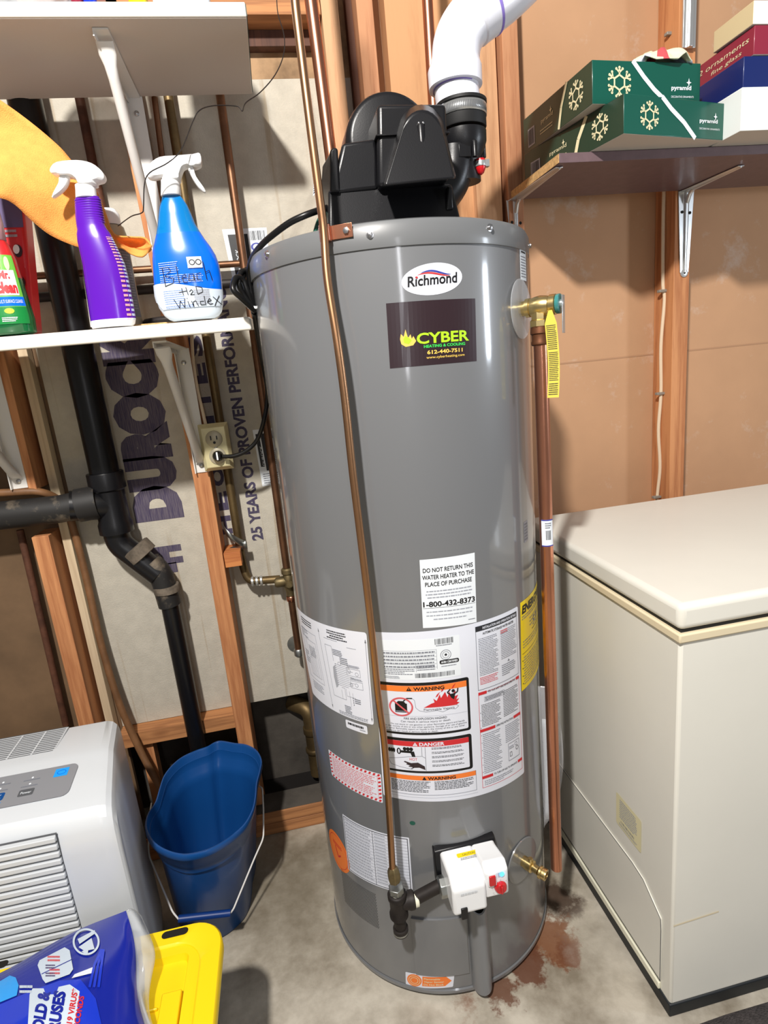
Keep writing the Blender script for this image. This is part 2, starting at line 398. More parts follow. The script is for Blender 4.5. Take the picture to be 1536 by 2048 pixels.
mat('old_concrete', (78,73,67), .9, 0, 0, var=.3, scale=6, bump=.5, bscale=30)
mat('brown_gyp', (190,148,113), .85, 0, 0, var=.05, scale=3)
mat('seam_tape', (176,136,104), .85); mat('stucco_brown', (150,122,92), .9, 0, 0, var=.4, scale=9)
mat('board_ink', (62,54,84), .75, 0, 0, c2=(104,96,108), scale=60, stretch=(6,1,.35))
mat('board_ink_b', (62,54,84), .75, 0, 0, c2=(84,78,96), scale=60, stretch=(6,1,.35))
# ------------------------------------------------------------------ special surfaces
def durock():
    m = mat('cement_board', (190,184,170), .85, var=.06, scale=30, bump=.25, bscale=260); nt = m.node_tree; N = nt.nodes; L = nt.links
    b = N['Principled BSDF']; src = b.inputs['Base Color'].links[0].from_socket
    tc = [n for n in N if n.type == 'TEX_COORD'][0]
    mp = N.new('ShaderNodeMapping'); mp.inputs['Scale'].default_value = (26,1,.7); L.new(tc.outputs['Object'], mp.inputs[0])
    ns = N.new('ShaderNodeTexNoise'); ns.inputs['Scale'].default_value = 1.6; ns.inputs['Detail'].default_value = 3; ns.inputs['Distortion'].default_value = .3; L.new(mp.outputs[0], ns.inputs['Vector'])
    cr = N.new('ShaderNodeValToRGB'); e = cr.color_ramp.elements; e[0].position = .62; e[1].position = .7; e[0].color = (0,0,0,1); e[1].color = (1,1,1,1); L.new(ns.outputs[0], cr.inputs[0])
    mu = N.new('ShaderNodeMath'); mu.operation = 'MULTIPLY'; mu.inputs[1].default_value = .4; L.new(cr.outputs[0], mu.inputs[0])
    mx = N.new('ShaderNodeMix'); mx.data_type = 'RGBA'; L.new(mu.outputs[0], mx.inputs[0]); L.new(src, mx.inputs[6]); mx.inputs[7].default_value = lin((146,118,74)); L.new(mx.outputs[2], b.inputs['Base Color'])
durock()
def floor_mat():
    m = mat('concrete_floor', (198,190,175), .62, 0, 0, c2=(132,122,106), scale=6, bump=.3, bscale=50); nt = m.node_tree; N = nt.nodes; L = nt.links
    b = N['Principled BSDF']; src = b.inputs['Base Color'].links[0].from_socket; ge = N.new('ShaderNodeNewGeometry')
    nz = N.new('ShaderNodeTexNoise'); nz.inputs['Scale'].default_value = 17; nz.inputs['Detail'].default_value = 9; nz.inputs['Roughness'].default_value = .7; L.new(ge.outputs['Position'], nz.inputs['Vector'])
    def stain(c, r0, r1, amp, col, src, strength):
        d = N.new('ShaderNodeVectorMath'); d.operation = 'DISTANCE'; L.new(ge.outputs['Position'], d.inputs[0]); d.inputs[1].default_value = c
        a = N.new('ShaderNodeMath'); a.operation = 'MULTIPLY_ADD'; a.inputs[1].default_value = amp; L.new(nz.outputs[0], a.inputs[0]); L.new(d.outputs['Value'], a.inputs[2])
        mr = N.new('ShaderNodeMapRange'); mr.inputs['From Min'].default_value = r0+amp*.5; mr.inputs['From Max'].default_value = r1+amp*.5; mr.inputs['To Min'].default_value = strength; mr.inputs['To Max'].default_value = 0; L.new(a.outputs[0], mr.inputs['Value'])
        mx = N.new('ShaderNodeMix'); mx.data_type = 'RGBA'; L.new(mr.outputs[0], mx.inputs[0]); L.new(src, mx.inputs[6]); mx.inputs[7].default_value = lin(col); L.new(mx.outputs[2], b.inputs['Base Color']); return mx.outputs[2]
    c = lambda x, y: tuple(PZ(x,y,0))
    src = stain(c(1112,1800), .03, .07, .20, (66,46,34), src, .9)
    src = stain(c(1100,1880), .05, .075, .24, (126,80,50), src, .9)
    src = stain(c(1062,1925), .035, .055, .22, (98,58,38), src, .92)
    src = stain(c(1135,1905), .015, .04, .22, (110,66,42), src, .9)
    src = stain(c(1000,1985), .02, .04, .22, (104,66,46), src, .9)
    src = stain(c(940,2000), .0, .035, .2, (120,78,52), src, .7)
    src = stain((-.12,1.35,0), .05, .3, .35, (112,102,82), src, .5)
    src = stain((.58,.98,0), .0, .1, .2, (190,184,172), src, .5)
floor_mat()
def gyp_mat():
    m = m_('brown_gyp'); nt = m.node_tree; N = nt.nodes; L = nt.links; b = N['Principled BSDF']; src = b.inputs['Base Color'].links[0].from_socket
    tc = [n for n in N if n.type == 'TEX_COORD'][0]
    ns = N.new('ShaderNodeTexNoise'); ns.inputs['Scale'].default_value = 5.5; ns.inputs['Detail'].default_value = 7; ns.inputs['Roughness'].default_value = .72; L.new(tc.outputs['Object'], ns.inputs['Vector'])
    cr = N.new('ShaderNodeValToRGB'); e = cr.color_ramp.elements; e[0].position = .57; e[1].position = .72; e[0].color = (0,0,0,1); e[1].color = (.6,.6,.6,1); L.new(ns.outputs[0], cr.inputs[0])
    mx = N.new('ShaderNodeMix'); mx.data_type = 'RGBA'; L.new(cr.outputs[0], mx.inputs[0]); L.new(src, mx.inputs[6]); mx.inputs[7].default_value = lin((206,190,178)); L.new(mx.outputs[2], b.inputs['Base Color'])
gyp_mat()
YF, YW = 1.60, 1.69          # stud faces, board faces
# ------------------------------------------------------------------ room shell
struct(MB().box((-2.2,-2.2,-.06),(2.6,2.1,0)).build('floor', 'concrete_floor'))
xd0 = PY(118,900,YW).x; xg = .33
dz0 = PY(400,1424,YW).z; dz1 = PY(560,158,YW).z
wb = MB(); wb.box((xd0,YW,dz0),(xg,YW+.014,dz1)); struct(wb.build('wall_back', 'cement_board'))
ztop = 2.62
struct(MB().box((xg,YW,0),(2.4,YW+.02,ztop)).build('wall_right', 'brown_gyp'))
struct(MB().box((-2.0,YW+.003,0),(xd0-.001,YW+.02,ztop)).build('wall_left', 'dark_board'))
struct(MB().box((xd0,YW+.002,dz1+.001),(xg-.001,YW+.02,ztop)).build('wall_upper', 'stucco_brown'))
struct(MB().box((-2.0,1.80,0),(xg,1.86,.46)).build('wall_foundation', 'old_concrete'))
struct(MB().box((xd0,1.672,.0005),(xg,1.799,.012)).build('trim_13', 'cavity_shade'))  # added near-black slab: shade of the cavity behind the sill, put into colour
# seam in the brown board
sz = PY(1250,714,YW).z
struct(MB().box((xg,YW-.0012,sz-.0022),(2.4,YW,sz+.0022)).build('trim_1', 'seam_tape'))
struct(MB().box((xd0,1.64,dz0-.045),(PY(484,1420,1.65).x,1.72,dz0-.002)).build('trim_2', 'plank_x'))
# lettering stamped on the cement board
yd = YW
def wallmap(p0, p1, p2, p3, W, H): return quad3(PY(*p0,yd), PY(*p1,yd), PY(*p2,yd), PY(*p3,yd), W, H, (0,-1,0))
zc0 = PY(350,1090,yd); zc1 = PY(225,690,yd)
xl, xr = PY(255,900,yd).x, PY(335,890,yd).x
d = Decal()
base = PY(331,938,yd)       # reading upward: text x axis = world z
zD0 = PY(322,1040,yd).z; zK1 = PY(262,640,yd).z
d.text('DUROCK', 0, 0, 1, 'board_ink', 1, w=1, bold=.10)
xA = PY(318,820,yd).x; xB = PY(234,826,yd).x
def dk(x, y, o): return Vector((xA+(xB-xA)*y, yd-o, zD0+(zK1-zD0)*x))
d.build('board_lettering', dk, None, label=None); bl = bpy.data.objects['board_lettering']
struct(bl); bl.name = 'trim_3'
d = Decal(); d.text('25 YEARS OF PROVEN PERFORMANCE', 0, 0, 1, 'board_ink_b', 1, w=1, bold=.035)
z0 = PY(505,1082,yd).z; z1 = PY(428,560,yd).z; xa = PY(496,880,yd).x; xb = PY(474,884,yd).x
o = d.build('trim_4', lambda x, y, q: Vector((xa+(xb-xa)*y, yd-q, z0+(z1-z0)*x))); struct(o)
d = Decal()
for k in range(9):      # a second stamp, half hidden behind the pipe: broken strokes only
    x = k/9; d.text('HEOCITESHL'[k], x, 0, 1, 'board_ink_b', 1, bold=.05, w=.085)
z0 = PY(455,1068,yd).z; z1 = PY(400,600,yd).z; xa2 = PY(447,960,yd).x; xb2 = PY(424,964,yd).x
o = d.build('trim_5', lambda x, y, q: Vector((xa2+(xb2-xa2)*y, yd-q, z0+(z1-z0)*x))); struct(o)
d = Decal(); d.text('-H', 0, 0, 1, 'board_ink', 1, w=1, bold=.08)
za, zb = PY(345,1145,yd).z, PY(330,1092,yd).z; xa3, xb3 = PY(358,1110,yd).x, PY(296,1115,yd).x
o = d.build('trim_6', lambda x, y, q: Vector((xa3+(xb3-xa3)*y, yd-q, za+(zb-za)*x))); struct(o)
# small product stickers on the board
def board_sticker(p, label, name='board_label'):
    f = wallmap(*p, 1, 2.6); d = Decal(); d.rect(0,0,1,2.6,'sticker_paper',0)
    d.rect(.1,.9,.28,2.4,'ink_black',1); d.rect(.34,.7,.55,2.4,'ink_black',1); d.ring(.72,1.9,.13,.16,.05,'print_blue',1)
    d.fine(.12,.1,.9,.6,5,'ink_grey',1); d.rect(.6,.68,.74,.84,'print_red',1); d.fine(.62,.95,.95,1.6,8,'ink_grey',1); d.bars(.6,2.15,.95,2.5,12,'ink',1)
    d.text('DUROCK', .3, .95, .1, 'sticker_paper', 2, rot=math.pi/2, w=.9)
    o = d.build(name, f); tag(o, label, 'sticker'); return o
board_sticker(((474,598),(545,592),(533,455),(444,459)), 'white printed sticker on cement board beside the coiled black cord')
board_sticker(((525,973),(566,967),(545,856),(505,860)), 'white printed sticker on cement board low beside the copper pipe')
# ------------------------------------------------------------------ framing lumber
def stud(pl, pr, z0, z1, m, label, y0=YF, y1=YW, name='wall_stud', grp=None):
    a = PY(*pl, y0).x; b = PY(*pr, y0).x
    o = MB().box((a,y0,z0),(b,y1-.001,z1)).build(name, m, bevel=.0015); struct(o)
    o['label'] = label; return o
n_ = 0
def S(pl, pr, z0, z1, m, y0=YF, y1=YW):
    global n_; n_ += 1
    a = PY(*pl, y0).x; b = PY(*pr, y0).x
    return tag(MB().box((a,y0,z0),(b,y1-.001,z1)).build('wall_stud', m, bevel=.0015), kind='structure')
xa_, xb_ = PY(385,949,YF).x, PY(419,949,YF).x
b = MB(); b.loft([[Vector((xa_+o,YF,z)),Vector((xb_+o,YF,z)),Vector((xb_+o,YW-.001,z)),Vector((xa_+o,YW-.001,z))] for z, o in ((0,-.008),(.45,-.005),(1.1,0),(1.55,-.008),(2.0,-.020),(2.5,-.032))]); tag(b.build('wall_stud', 'stud_fir', bevel=.0015), kind='structure')      # carries the outlet, slightly bowed
zn0 = PY(64,1075,YF).z; zn1 = PY(60,985,YF).z
S((66,1090),(101,1090), 0, zn0, 'stud_fir'); S((66,1090),(101,1090), zn1+.005, 2.5, 'stud_fir')
S((641,4),(675,4), 0, 2.6, 'stud_pale'); S((712,4),(745,4), 0, 2.6, 'stud_red'); S((768,4),(851,4), 0, 2.6, 'plywood', 1.63)
S((690,4),(706,4), 0, 2.6, 'shade_wood', 1.66)  # added dark strip, painting the shade in the gap between two studs
S((872,100),(934,100), 0, 2.6, 'plywood', 1.64); S((946,250),(998,250), 0, 2.6, 'stud_pale', 1.615); S((1011,250),(1042,250), 0, 2.6, 'stud_red', 1.595)
S((1342,800),(1372,800), 0, 2.6, 'stud_fir')
# pale batten beside the left stud
a = PY(128,1090,1.66).x; b = PY(146,1090,1.66).x
tag(MB().box((a,1.655,.3),(b,1.689,2.3)).build('trim_7', 'batten', bevel=.001), kind='structure')
# top header over the cement board
hz = PY(540,29,YF).z
tag(MB().box((PY(500,10,YF).x-.5,YF,hz),(PY(640,10,YF).x,YW,2.5)).build('trim_8', 'plank_x', bevel=.001), kind='structure')
tag(MB().box((PY(500,10,YF).x-.5,1.66,hz-.035),(PY(640,10,YF).x,YW,hz-.001)).build('trim_9', 'shade_wood'), kind='structure')  # added dark strip, painting the shade on the header's underside
# sill on the slab
ys0 = PZ(600,1657,0).y; zs = PY(600,1614,ys0).z
x0 = -1.0; x1 = .35
o = MB().box((x0,ys0,0),(x1,ys0+.09,zs*.5)).build('trim_10', 'plank_x', bevel=.002); struct(o)
o = MB().box((x0,ys0,zs*.5+.001),(x1,ys0+.09,zs)).build('trim_11', 'plank_x', bevel=.002); struct(o)
o = MB().box((x0,ys0+.005,zs),(x1,ys0+.088,zs+.0015)).build('trim_12', 'old_concrete'); struct(o)
# short upright and block
a = PY(282,1500,1.66).x; b = PY(308,1500,1.66).x
tag(MB().box((a,1.66,zs),(b,1.70,dz0-.047)).build('cripple_stud', 'stud_fir', bevel=.001), kind='structure')
P = PY(446,1137,1.60); Q = PY(480,1103,1.60)
struct(MB().box((PY(419,949,YF).x+.0008,1.601,P.z),(Q.x,YW-.001,Q.z)).build('blocking', 'block_fir', bevel=.001))
# ------------------------------------------------------------------ pipes on the wall
def pipe(name, pts, r, m, label, cat='pipe', n=16, fil=.03):
    o = MB().tube(fillet(pts, fil), r, n).build(name, m); return tag(o, label, cat)
t = thing('drain_pipe', PY(205,930,1.63), 'large black plastic waste pipe with a side branch, running down the left wall', 'pipe')
A = PY(58,130,1.63); B_ = PY(207,950,1.63); xv = (PY(205,930,1.63)).x
topx = PY(75,205,1.63); xm = (A.x+B_.x)/2
B_ = PY(209,945,1.63); B0 = Vector((B_.x,1.63,2.45))
MB().tube([B0, Vector((B_.x,1.63,B_.z))], .037, 28).build('upper_pipe', 'abs_black', t)
hub = MB(); w0 = PY(214,955,1.63); w1 = PY(232,1065,1.63)
hub.lathe(Vector((B_.x,1.63,w0.z+.015)), (0,0,-1), [(.045,0),(.046,.003),(.046,.045),(.040,.05),(.040,.13),(.044,.14),(.044,.165)], 28)
hub.tube(fillet([PY(218,1010,1.63), PY(190,1010,1.615), PY(140,1012,1.60)], .03), [.040]*9, 20)
hub.build('wye_fitting', 'abs_black', t)
MB().tube([PY(190,1003,1.61), PY(120,1018,1.60), PY(-80,1040,1.60), PY(-80,1040,1.60)+(PY(-80,1040,1.60)-PY(120,1018,1.60))*2.2], .036, 24).build('branch_pipe', 'abs_dirty', t)
MB().lathe(PY(196,1004,1.61), (PY(120,1018,1.60)-PY(196,1004,1.61)), [(.043,0),(.044,.01),(.044,.05),(.038,.052)], 24).build('branch_collar', 'abs_dirty', t)
b = MB(); b.tube(fillet([Vector((B_.x,1.63,w1.z+.03)), PY(236,1085,1.63), PY(318,1148,1.62)], .05, 8), .034, 20)
b.build('offset_bend', 'abs_black', t)
b = MB(); p0 = PY(275,1100,1.625); p1 = PY(322,1145,1.622); ddir = (p1-p0).normalized()
b.lathe(p0-ddir*.012, ddir, [(.036,0),(.041,.003),(.041,.035),(.034,.037)], 22); b.build('cement_collar', 'abs_cement', t)
b = MB(); p2 = PY(325,1150,1.62); p3 = PY(392,1470,1.62); b.tube(fillet([p0+ddir*.05, p2+Vector((-.004,0,.01)), Vector((p2.x+.004,1.62,p2.z-.09))], .03), .031, 20); b.build('lower_bend', 'abs_dirty', t)
b = MB(); b.lathe(Vector((p2.x+.004,1.62,p2.z-.03)), (0,0,-1), [(.034,0),(.035,.002),(.035,.02),(.03,.022)], 22); b.build('lower_collar', 'abs_cement', t)
b = MB(); b.tube([Vector((p2.x+.004,1.62,p2.z-.035)), Vector((p3.x,1.62,.03))], .0245, 22); b.build('lower_pipe', 'abs_black', t)
# copper riser, right of the outlet
t = thing('copper_riser', PY(500,640,1.62), 'thin copper water pipe with a brass tee, close behind the heater', 'pipe')
q0 = PY(441,191,1.63); q1 = PY(573,1135,1.63)
MB().tube([Vector((q0.x,1.63,2.4)), Vector((q1.x,1.63,q1.z))], .0105, 16).build('riser', 'copper_tarnish', t)
b = MB(); tp = PY(577,1158,1.63); b.lathe(tp+Vector((0,0,.035)), (0,0,-1), [(.014,0),(.018,.004),(.018,.016),(.014,.02),(.017,.03),(.017,.055),(.013,.07),(.013,.085)], 16)
b.lathe(tp+Vector((-.005,0,-.005)), (-1,0,0), [(.014,0),(.016,.01),(.016,.03),(.012,.036)], 14); b.lathe(tp+Vector((0,0,-.01)), (0,-1,0), [(.012,0),(.012,.02),(.008,.028)], 12)
b.build('brass_tee', 'brass_dull', t)
lo_ = PY(592,1305,1.63); MB().tube([tp+Vector((0,0,-.045)), Vector((tp.x,1.63,lo_.z))], .0105, 16).build('lower_tail', 'copper_tarnish', t)
b = MB(); b.lathe(tp+Vector((0,0,-.052)), (0,0,-1), [(.0125,0),(.014,.002),(.014,.014),(.0125,.016)], 14); b.build('coupling', 'copper_new', t)
b = MB(); b.lathe(Vector((tp.x,1.63,lo_.z+.012)), (0,0,-1), [(.012,0),(.015,.004),(.015,.02),(.01,.026)], 14); b.tube([Vector((tp.x,1.63,lo_.z-.004)), Vector((tp.x,1.688,lo_.z-.006))], .011, 12)
b.lathe(Vector((tp.x-.006,1.6895,lo_.z-.0)), (0,-1,0), [(.028,0),(.027,.002),(.012,.004)], 24); b.build('wall_elbow', 'galvanized', t)
j0 = PY(487,1155,1.63)
t2 = thing('bronze_pipe', PY(450,1000,1.65), 'dull bronze pipe dropping behind the outlet and elbowing toward the copper tee', 'pipe')
u0 = PY(418,665,1.65); u1 = PY(485,1130,1.65)
MB().tube(fillet([Vector((u0.x-.005,1.65,2.3)), Vector((u1.x,1.65,u1.z)), PY(497,1163,1.64), PY(560,1158,1.635)], .022, 6), .0115, 16).build('pipe_run', 'bronze_pipe', t2)
b = MB()
for k in range(3): p = PY(502+9*k,1163-k*1,1.638); b.lathe(p, (1,0,0), [(.012,0),(.0145,.002),(.0145,.006),(.012,.008)], 14)
b.build('soldered_joint', 'steel', t2)
tag(MB().grid(lambda s, q: PY(446+12*s+36*s*s, 1052+44*s-6*s*s, 1.64-.03*math.sin(s*3.1)-.0)+Vector((0,0,(q-.5)*.022)), 14, 1).build('pipe_strap', 'galvanized', solid=.001), 'perforated grey metal strap looped round the bronze pipe', 'strap')
tag(MB().grid(lambda s, q: PY(448+44*s, 1108-20*s+0*s, 1.66-.035*s)+Vector((0,0,(q-.5)*.02)), 10, 1).build('pipe_strap', 'galvanized', solid=.001), 'flat end of grey perforated strap lying over the wood block', 'strap')
pipe('rust_pipe', [PY(150,150,1.66), PY(207,435,1.66), PY(219,552,1.66)], .011, 'rust_pipe', 'rusty brown vertical pipe behind the orange cloth')
pipe('horizontal_copper_pipe', [PY(-60,560,1.655), PY(482,527,1.655)], .0085, 'copper_tarnish', 'horizontal copper pipe behind the spray bottles')
pipe('iron_pipe', [PY(-60,605,1.67), PY(470,566,1.67)], .012, 'iron_black', 'dark horizontal iron pipe just below the horizontal copper one')
pipe('thin_copper_pipe', [PY(309,195,1.62), PY(325,320,1.62), PY(345,470,1.62)], .007, 'copper_tarnish', 'thin copper line beside the upper white bracket')
pipe('rust_pipe', [PY(40,1060,1.655), PY(132,1450,1.655)], .009, 'rust_pipe', 'dark rusty pipe left of the notched stud above the dehumidifier')
hp = [PY(-60,990,1.60), PY(20,985,1.60), PY(85,985,1.61), PY(128,1012,1.648), PY(152,1075,1.655), PY(176,1170,1.655), PY(203,1290,1.64), PY(240,1410,1.62), PY(285,1510,1.60), PY(335,1600,1.55)]
tag(MB().tube(spline(hp, 7), .010, 12).build('hose', 'hose_brown'), 'brown rubber hose curving down past the black branch pipe', 'hose')
cl = MB(); cp = PY(622,1440,1.74); cl.tube(fillet([cp+Vector((-.06,.05,.05)), cp+Vector((0,0,.04)), Vector((cp.x,1.735,zs-.03))], .03), .026, 20); cl.lathe(Vector((cp.x,1.735,cp.z-.02)), (0,0,-1), [(.03,0),(.03,.02),(.027,.024)], 20); cl.lathe(Vector((cp.x,1.735,.15)), (0,0,-1), [(.028,0),(.031,.004),(.031,.014),(.028,.018)], 20)
tag(cl.build('brass_cleanout_pipe', 'bronze_pipe'), 'stubby tan pipe with elbow in the dark gap under the cement board', 'pipe')
# copper pipes rising behind the heater and blower
tg = PY(614,2,1.3); bg = PY(668,330,1.3)
pipe('copper_supply_pipe', [Vector((tg.x,1.30,2.35)), Vector((bg.x,1.30,1.60))], .0125, 'copper_new', 'thick bright copper water pipe rising left of the black blower', n=24)
tg = PY(857,2,1.42); bg = PY(862,180,1.42)
pipe('copper_supply_pipe', [Vector((tg.x,1.42,2.35)), Vector((bg.x,1.42,1.60))], .0115, 'copper_new', 'copper pipe behind the white vent pipe', n=24)
# white cables
def cable(pts, r, m, label, name='cable', cat='cable'): return tag(MB().tube(spline(pts, 6), r, 10).build(name, m), label, cat)
cable([PY(1341,-30,1.655),PY(1341,60,1.655),PY(1343,110,1.66),PY(1336,250,1.655),PY(1328,380,1.645),PY(1326,480,1.64),PY(1326,570,1.64),PY(1329,600,1.638),PY(1322,691,1.64),PY(1322,785,1.64),PY(1317,860,1.64),PY(1320,935,1.638),PY(1314,1000,1.642),PY(1310,1100,1.645)], .0052, 'romex', 'white electrical cable stapled down the right stud')
for i, p in enumerate(((1341,68),(1325.5,582),(1321,787),(1314,994))):
    b = MB(); P = PY(p[0], p[1], 1.636); b.box((P.x-.014,P.y-.006,P.z-.004),(P.x+.012,P.y+.008,P.z+.004))
    tag(b.build('cable_staple', 'staple_grey', bevel=.0015), ('grey staple highest on the white cable, above the green boxes','grey staple on the white cable level with the right shelf bracket foot','grey staple halfway down the white cable','lowest grey staple on the white cable, at the freezer lid')[i], 'staple', 'cable staples on the right stud')
cable([PY(383,660,1.62),PY(386,720,1.62),PY(394,775,1.615),PY(402,810,1.61),PY(412,852,1.60)], .0045, 'romex', 'beige electrical cable running down into the wall outlet')
# thin loose wire hanging from the header
w = [PY(553,-10,1.45),PY(556,28,1.45),PY(568,70,1.43),PY(567,110,1.42),PY(550,150,1.40),PY(520,185,1.38),PY(492,205,1.36),PY(485,222,1.35),PY(480,216,1.35),PY(470,212,1.35),PY(430,211,1.33),PY(400,220,1.30),PY(385,245,1.29),PY(362,300,1.27),PY(335,326,1.265),PY(300,345,1.26),PY(289,368,1.26),PY(287,415,1.27),PY(283,426,1.28),PY(262,433,1.32),PY(236,452,1.38)]
tag(MB().tube(spline(w, 5), .0011, 6).build('loose_wire', 'iron_black'), 'thin loose wire dangling in front of the blue spray bottle', 'wire')
# ------------------------------------------------------------------ outlet
t = thing('wall_outlet', PY(430,895,1.57), 'cream duplex wall outlet with one black plug, beside the white bracket', 'outlet')
c4 = [PY(410,946,1.565), PY(469,936,1.565), PY(452,844,1.565), PY(393,851,1.565)]
x0 = (c4[0].x+c4[3].x)/2; x1 = (c4[1].x+c4[2].x)/2; z0 = (c4[0].z+c4[1].z)/2; z1 = (c4[2].z+c4[3].z)/2
b = MB(); r = [[Vector((x0,1.585,z0)),Vector((x1,1.585,z0)),Vector((x1,1.585,z1)),Vector((x0,1.585,z1))],[Vector((x0,1.578,z0)),Vector((x1,1.578,z0)),Vector((x1,1.578,z1)),Vector((x0,1.578,z1))],[Vector((x0+.008,1.566,z0+.01)),Vector((x1-.008,1.566,z0+.01)),Vector((x1-.008,1.566,z1-.01)),Vector((x0+.008,1.566,z1-.01))]]
b.loft(r); b.build('face_plate', 'plate_cream', t, bevel=.0015, angle=20)
MB().box((x0+.006,1.585,z0+.006),(x1-.006,1.65,z1-.006)).build('outlet_box', 'plate_cream', t)
for k, p in enumerate(((428,878),(435.5,912))):
    P = PY(*p, 1.566); b = MB(); b.lathe(P, (0,-1,0), [(.0215,0),(.0215,.0025),(.020,.0035)], 28); oo = b.build('socket_face', 'socket_grey', t)
    b = MB(); b.box((P.x-.009,1.561,P.z-.002),(P.x-.006,1.5628,P.z+.009)); b.box((P.x+.006,1.561,P.z-.002),(P.x+.009,1.5628,P.z+.008)); b.lathe((P.x,1.5627,P.z-.009), (0,-1,0), [(.0035,0),(.0035,.0014)], 12)
    b.build('socket_slot', 'ink_black', oo)
P = PY(431.5,895,1.566); MB().lathe(P, (0,-1,0), [(.0035,0),(.0035,.001),(.002,.002)], 10).build('plate_screw', 'screw_steel', t)
# ------------------------------------------------------------------ left shelves and brackets
def white_bracket(x, zt, zb, yf, label):
    t = thing('shelf_bracket', (x,YF,zb), label, 'bracket', 'white shelf brackets on the left wall')
    b = MB(); b.box((x-.018,YF-.003,zb),(x+.018,YF,zt)); b.box((x-.018,YF-.016,zb),(x-.0155,YF-.003,zt)); b.build('wall_rail', 'bracket_white', t)
    b = MB(); b.box((x-.014,yf,zt-.003),(x+.014,YF-.003,zt)); b.box((x-.0142,yf,zt-.013),(x-.012,YF-.003,zt-.003)); b.build('shelf_arm', 'bracket_white', t)
    top = Vector((x,yf+.02,zt-.012)); bot = Vector((x,YF-.012,zb+.03)); dd = (bot-top).normalized(); sd = Vector((1,0,0)); nn = dd.cross(sd).normalized()
    b = MB(); R = []
    L = (bot-top).length
    for tt, wd, th in ((0,.016,.003),(.05,.016,.003),(.09,.012,.010),(.14,.0105,.013),(.9,.0105,.013),(.95,.012,.008),(1,.014,.003)):
        c = top+dd*L*tt; R.append([c+sd*(wd*math.cos(a))+nn*(th*math.sin(a)) for a in [2*math.pi*k/16 for k in range(16)]])
    b.loft(R); b.build('diagonal_brace', 'bracket_white', t)
    for z in (zt-.035, zb+.018):
        MB().lathe((x,YF-.003,z), (0,-1,0), [(.006,0),(.006,.002),(.003,.004)], 12).build('screw', 'screw_steel', t)
    return t
UZ = PY(504,187,YF).z; UYF = PZ(494,32.5,UZ).y; UXR = .5*(PZ(494,32.5,UZ).x+PY(504,187,YF).x)
uth = PY(494,3,UYF).z-UZ
t = thing('upper_shelf', (-.4,1.45,UZ), 'white melamine shelf across the top left corner', 'shelf')
MB().box((-1.6,UYF,UZ),(UXR,YF,UZ+uth)).build('shelf_board', 'melamine', t, bevel=.002)
MB().box((-1.598,UYF+.004,UZ-.0012),(UXR-.001,YF-.001,UZ-.0002)).build('underside_sheet', 'melamine_under', t)  # thin sheet below the board, darker than its melamine
MB().box((UXR+.0003,UYF+.003,UZ+.002),(UXR+.0015,YF-.002,UZ+uth-.002)).build('end_edge', 'green_edge', t)
xb = PY(400,945,YF).x-.005
ub = PY(345,548,YF); white_bracket(PY(270,195,YF).x-.002, UZ-.002, ub.z, UYF+.03, 'white metal bracket with diagonal brace under the upper shelf')
LYF = 1.24; l0 = PY(504,660,LYF); SL = (l0.z-EYE)/LYF
l1 = PY(250,679,LYF); LZ = l0.z
def shz(y, dz=0): return LZ+(y-LYF)*SL+dz     # the lower shelf sags a little toward its front edge
lth = PY(503,633,LYF).z-LZ; LXR = l0.x
t = thing('lower_shelf', (-.5,1.4,LZ), 'long narrow white melamine shelf holding the spray bottles', 'shelf')
b = MB(); xs = -1.2
v = [(xs,LYF,shz(LYF)),(LXR,LYF,shz(LYF)),(LXR,YF,shz(YF)),(xs,YF,shz(YF))]; b.hexa([Vector(p) for p in v]+[Vector(p)+Vector((0,0,lth)) for p in v]); b.build('shelf_board', 'melamine', t, bevel=.004, seg=3)
lb = PY(398,945,YF); white_bracket(lb.x+.010, LZ-.001, lb.z, LYF+.06, 'white metal bracket with diagonal brace under the lower shelf, beside the outlet')
lb3 = PY(52,975,YF); white_bracket(lb3.x-.012, LZ-.001, lb3.z, LYF+.06, 'leftmost white bracket, cut by the left edge, on the notched stud')
# ------------------------------------------------------------------ water heater
H = thing('water_heater', (CX,CY,0), 'tall grey cylindrical gas water heater covered in labels, centre of the room', 'water heater')
C0 = Vector((CX,CY,0)); UPV = Vector((0,0,1)); TILT = Vector((LEAN,0,1))
MB().lathe(C0, TILT, [(CR-.012,.0),(CR-.004,.012),(CR,.013),(CR,1.50)], 160, caps=True).build('jacket', 'jacket_paint', H)
MB().lathe(C0, TILT, [(CR+.0022,1.535),(CR+.0025,1.536),(CR+.0025,CH-.012),(CR-.002,CH-.003),(CR-.01,CH),(.001,CH+.002)], 160, caps=True).build('top_cap', 'cap_paint', H)
MB().lathe(C0, TILT, [(CR,1.50),(CR,1.5355)], 160, caps=False).build('jacket_collar', 'jacket_paint', H)
MB().lathe(C0, TILT, [(CR+.001,.013),(CR+.003,.015),(CR+.003,.022),(CR+.0005,.025)], 160, caps=False).build('base_rim', 'jacket_paint', H)
for th, z in ((math.radians(-17),1.556),(math.radians(26.5),1.559),(math.radians(-60.5),1.562),(math.radians(68),1.553)):
    P = cylP(th, z, CR+.002); n = Vector((math.sin(th),-math.cos(th),0))
    MB().lathe(P, n, [(.0065,0),(.0065,.001),(.004,.0015),(.0045,.0045),(.002,.0055)], 12).build('cap_screw', 'screw_steel', H)
UVP = lambda *p: [UV(*q) for q in p]
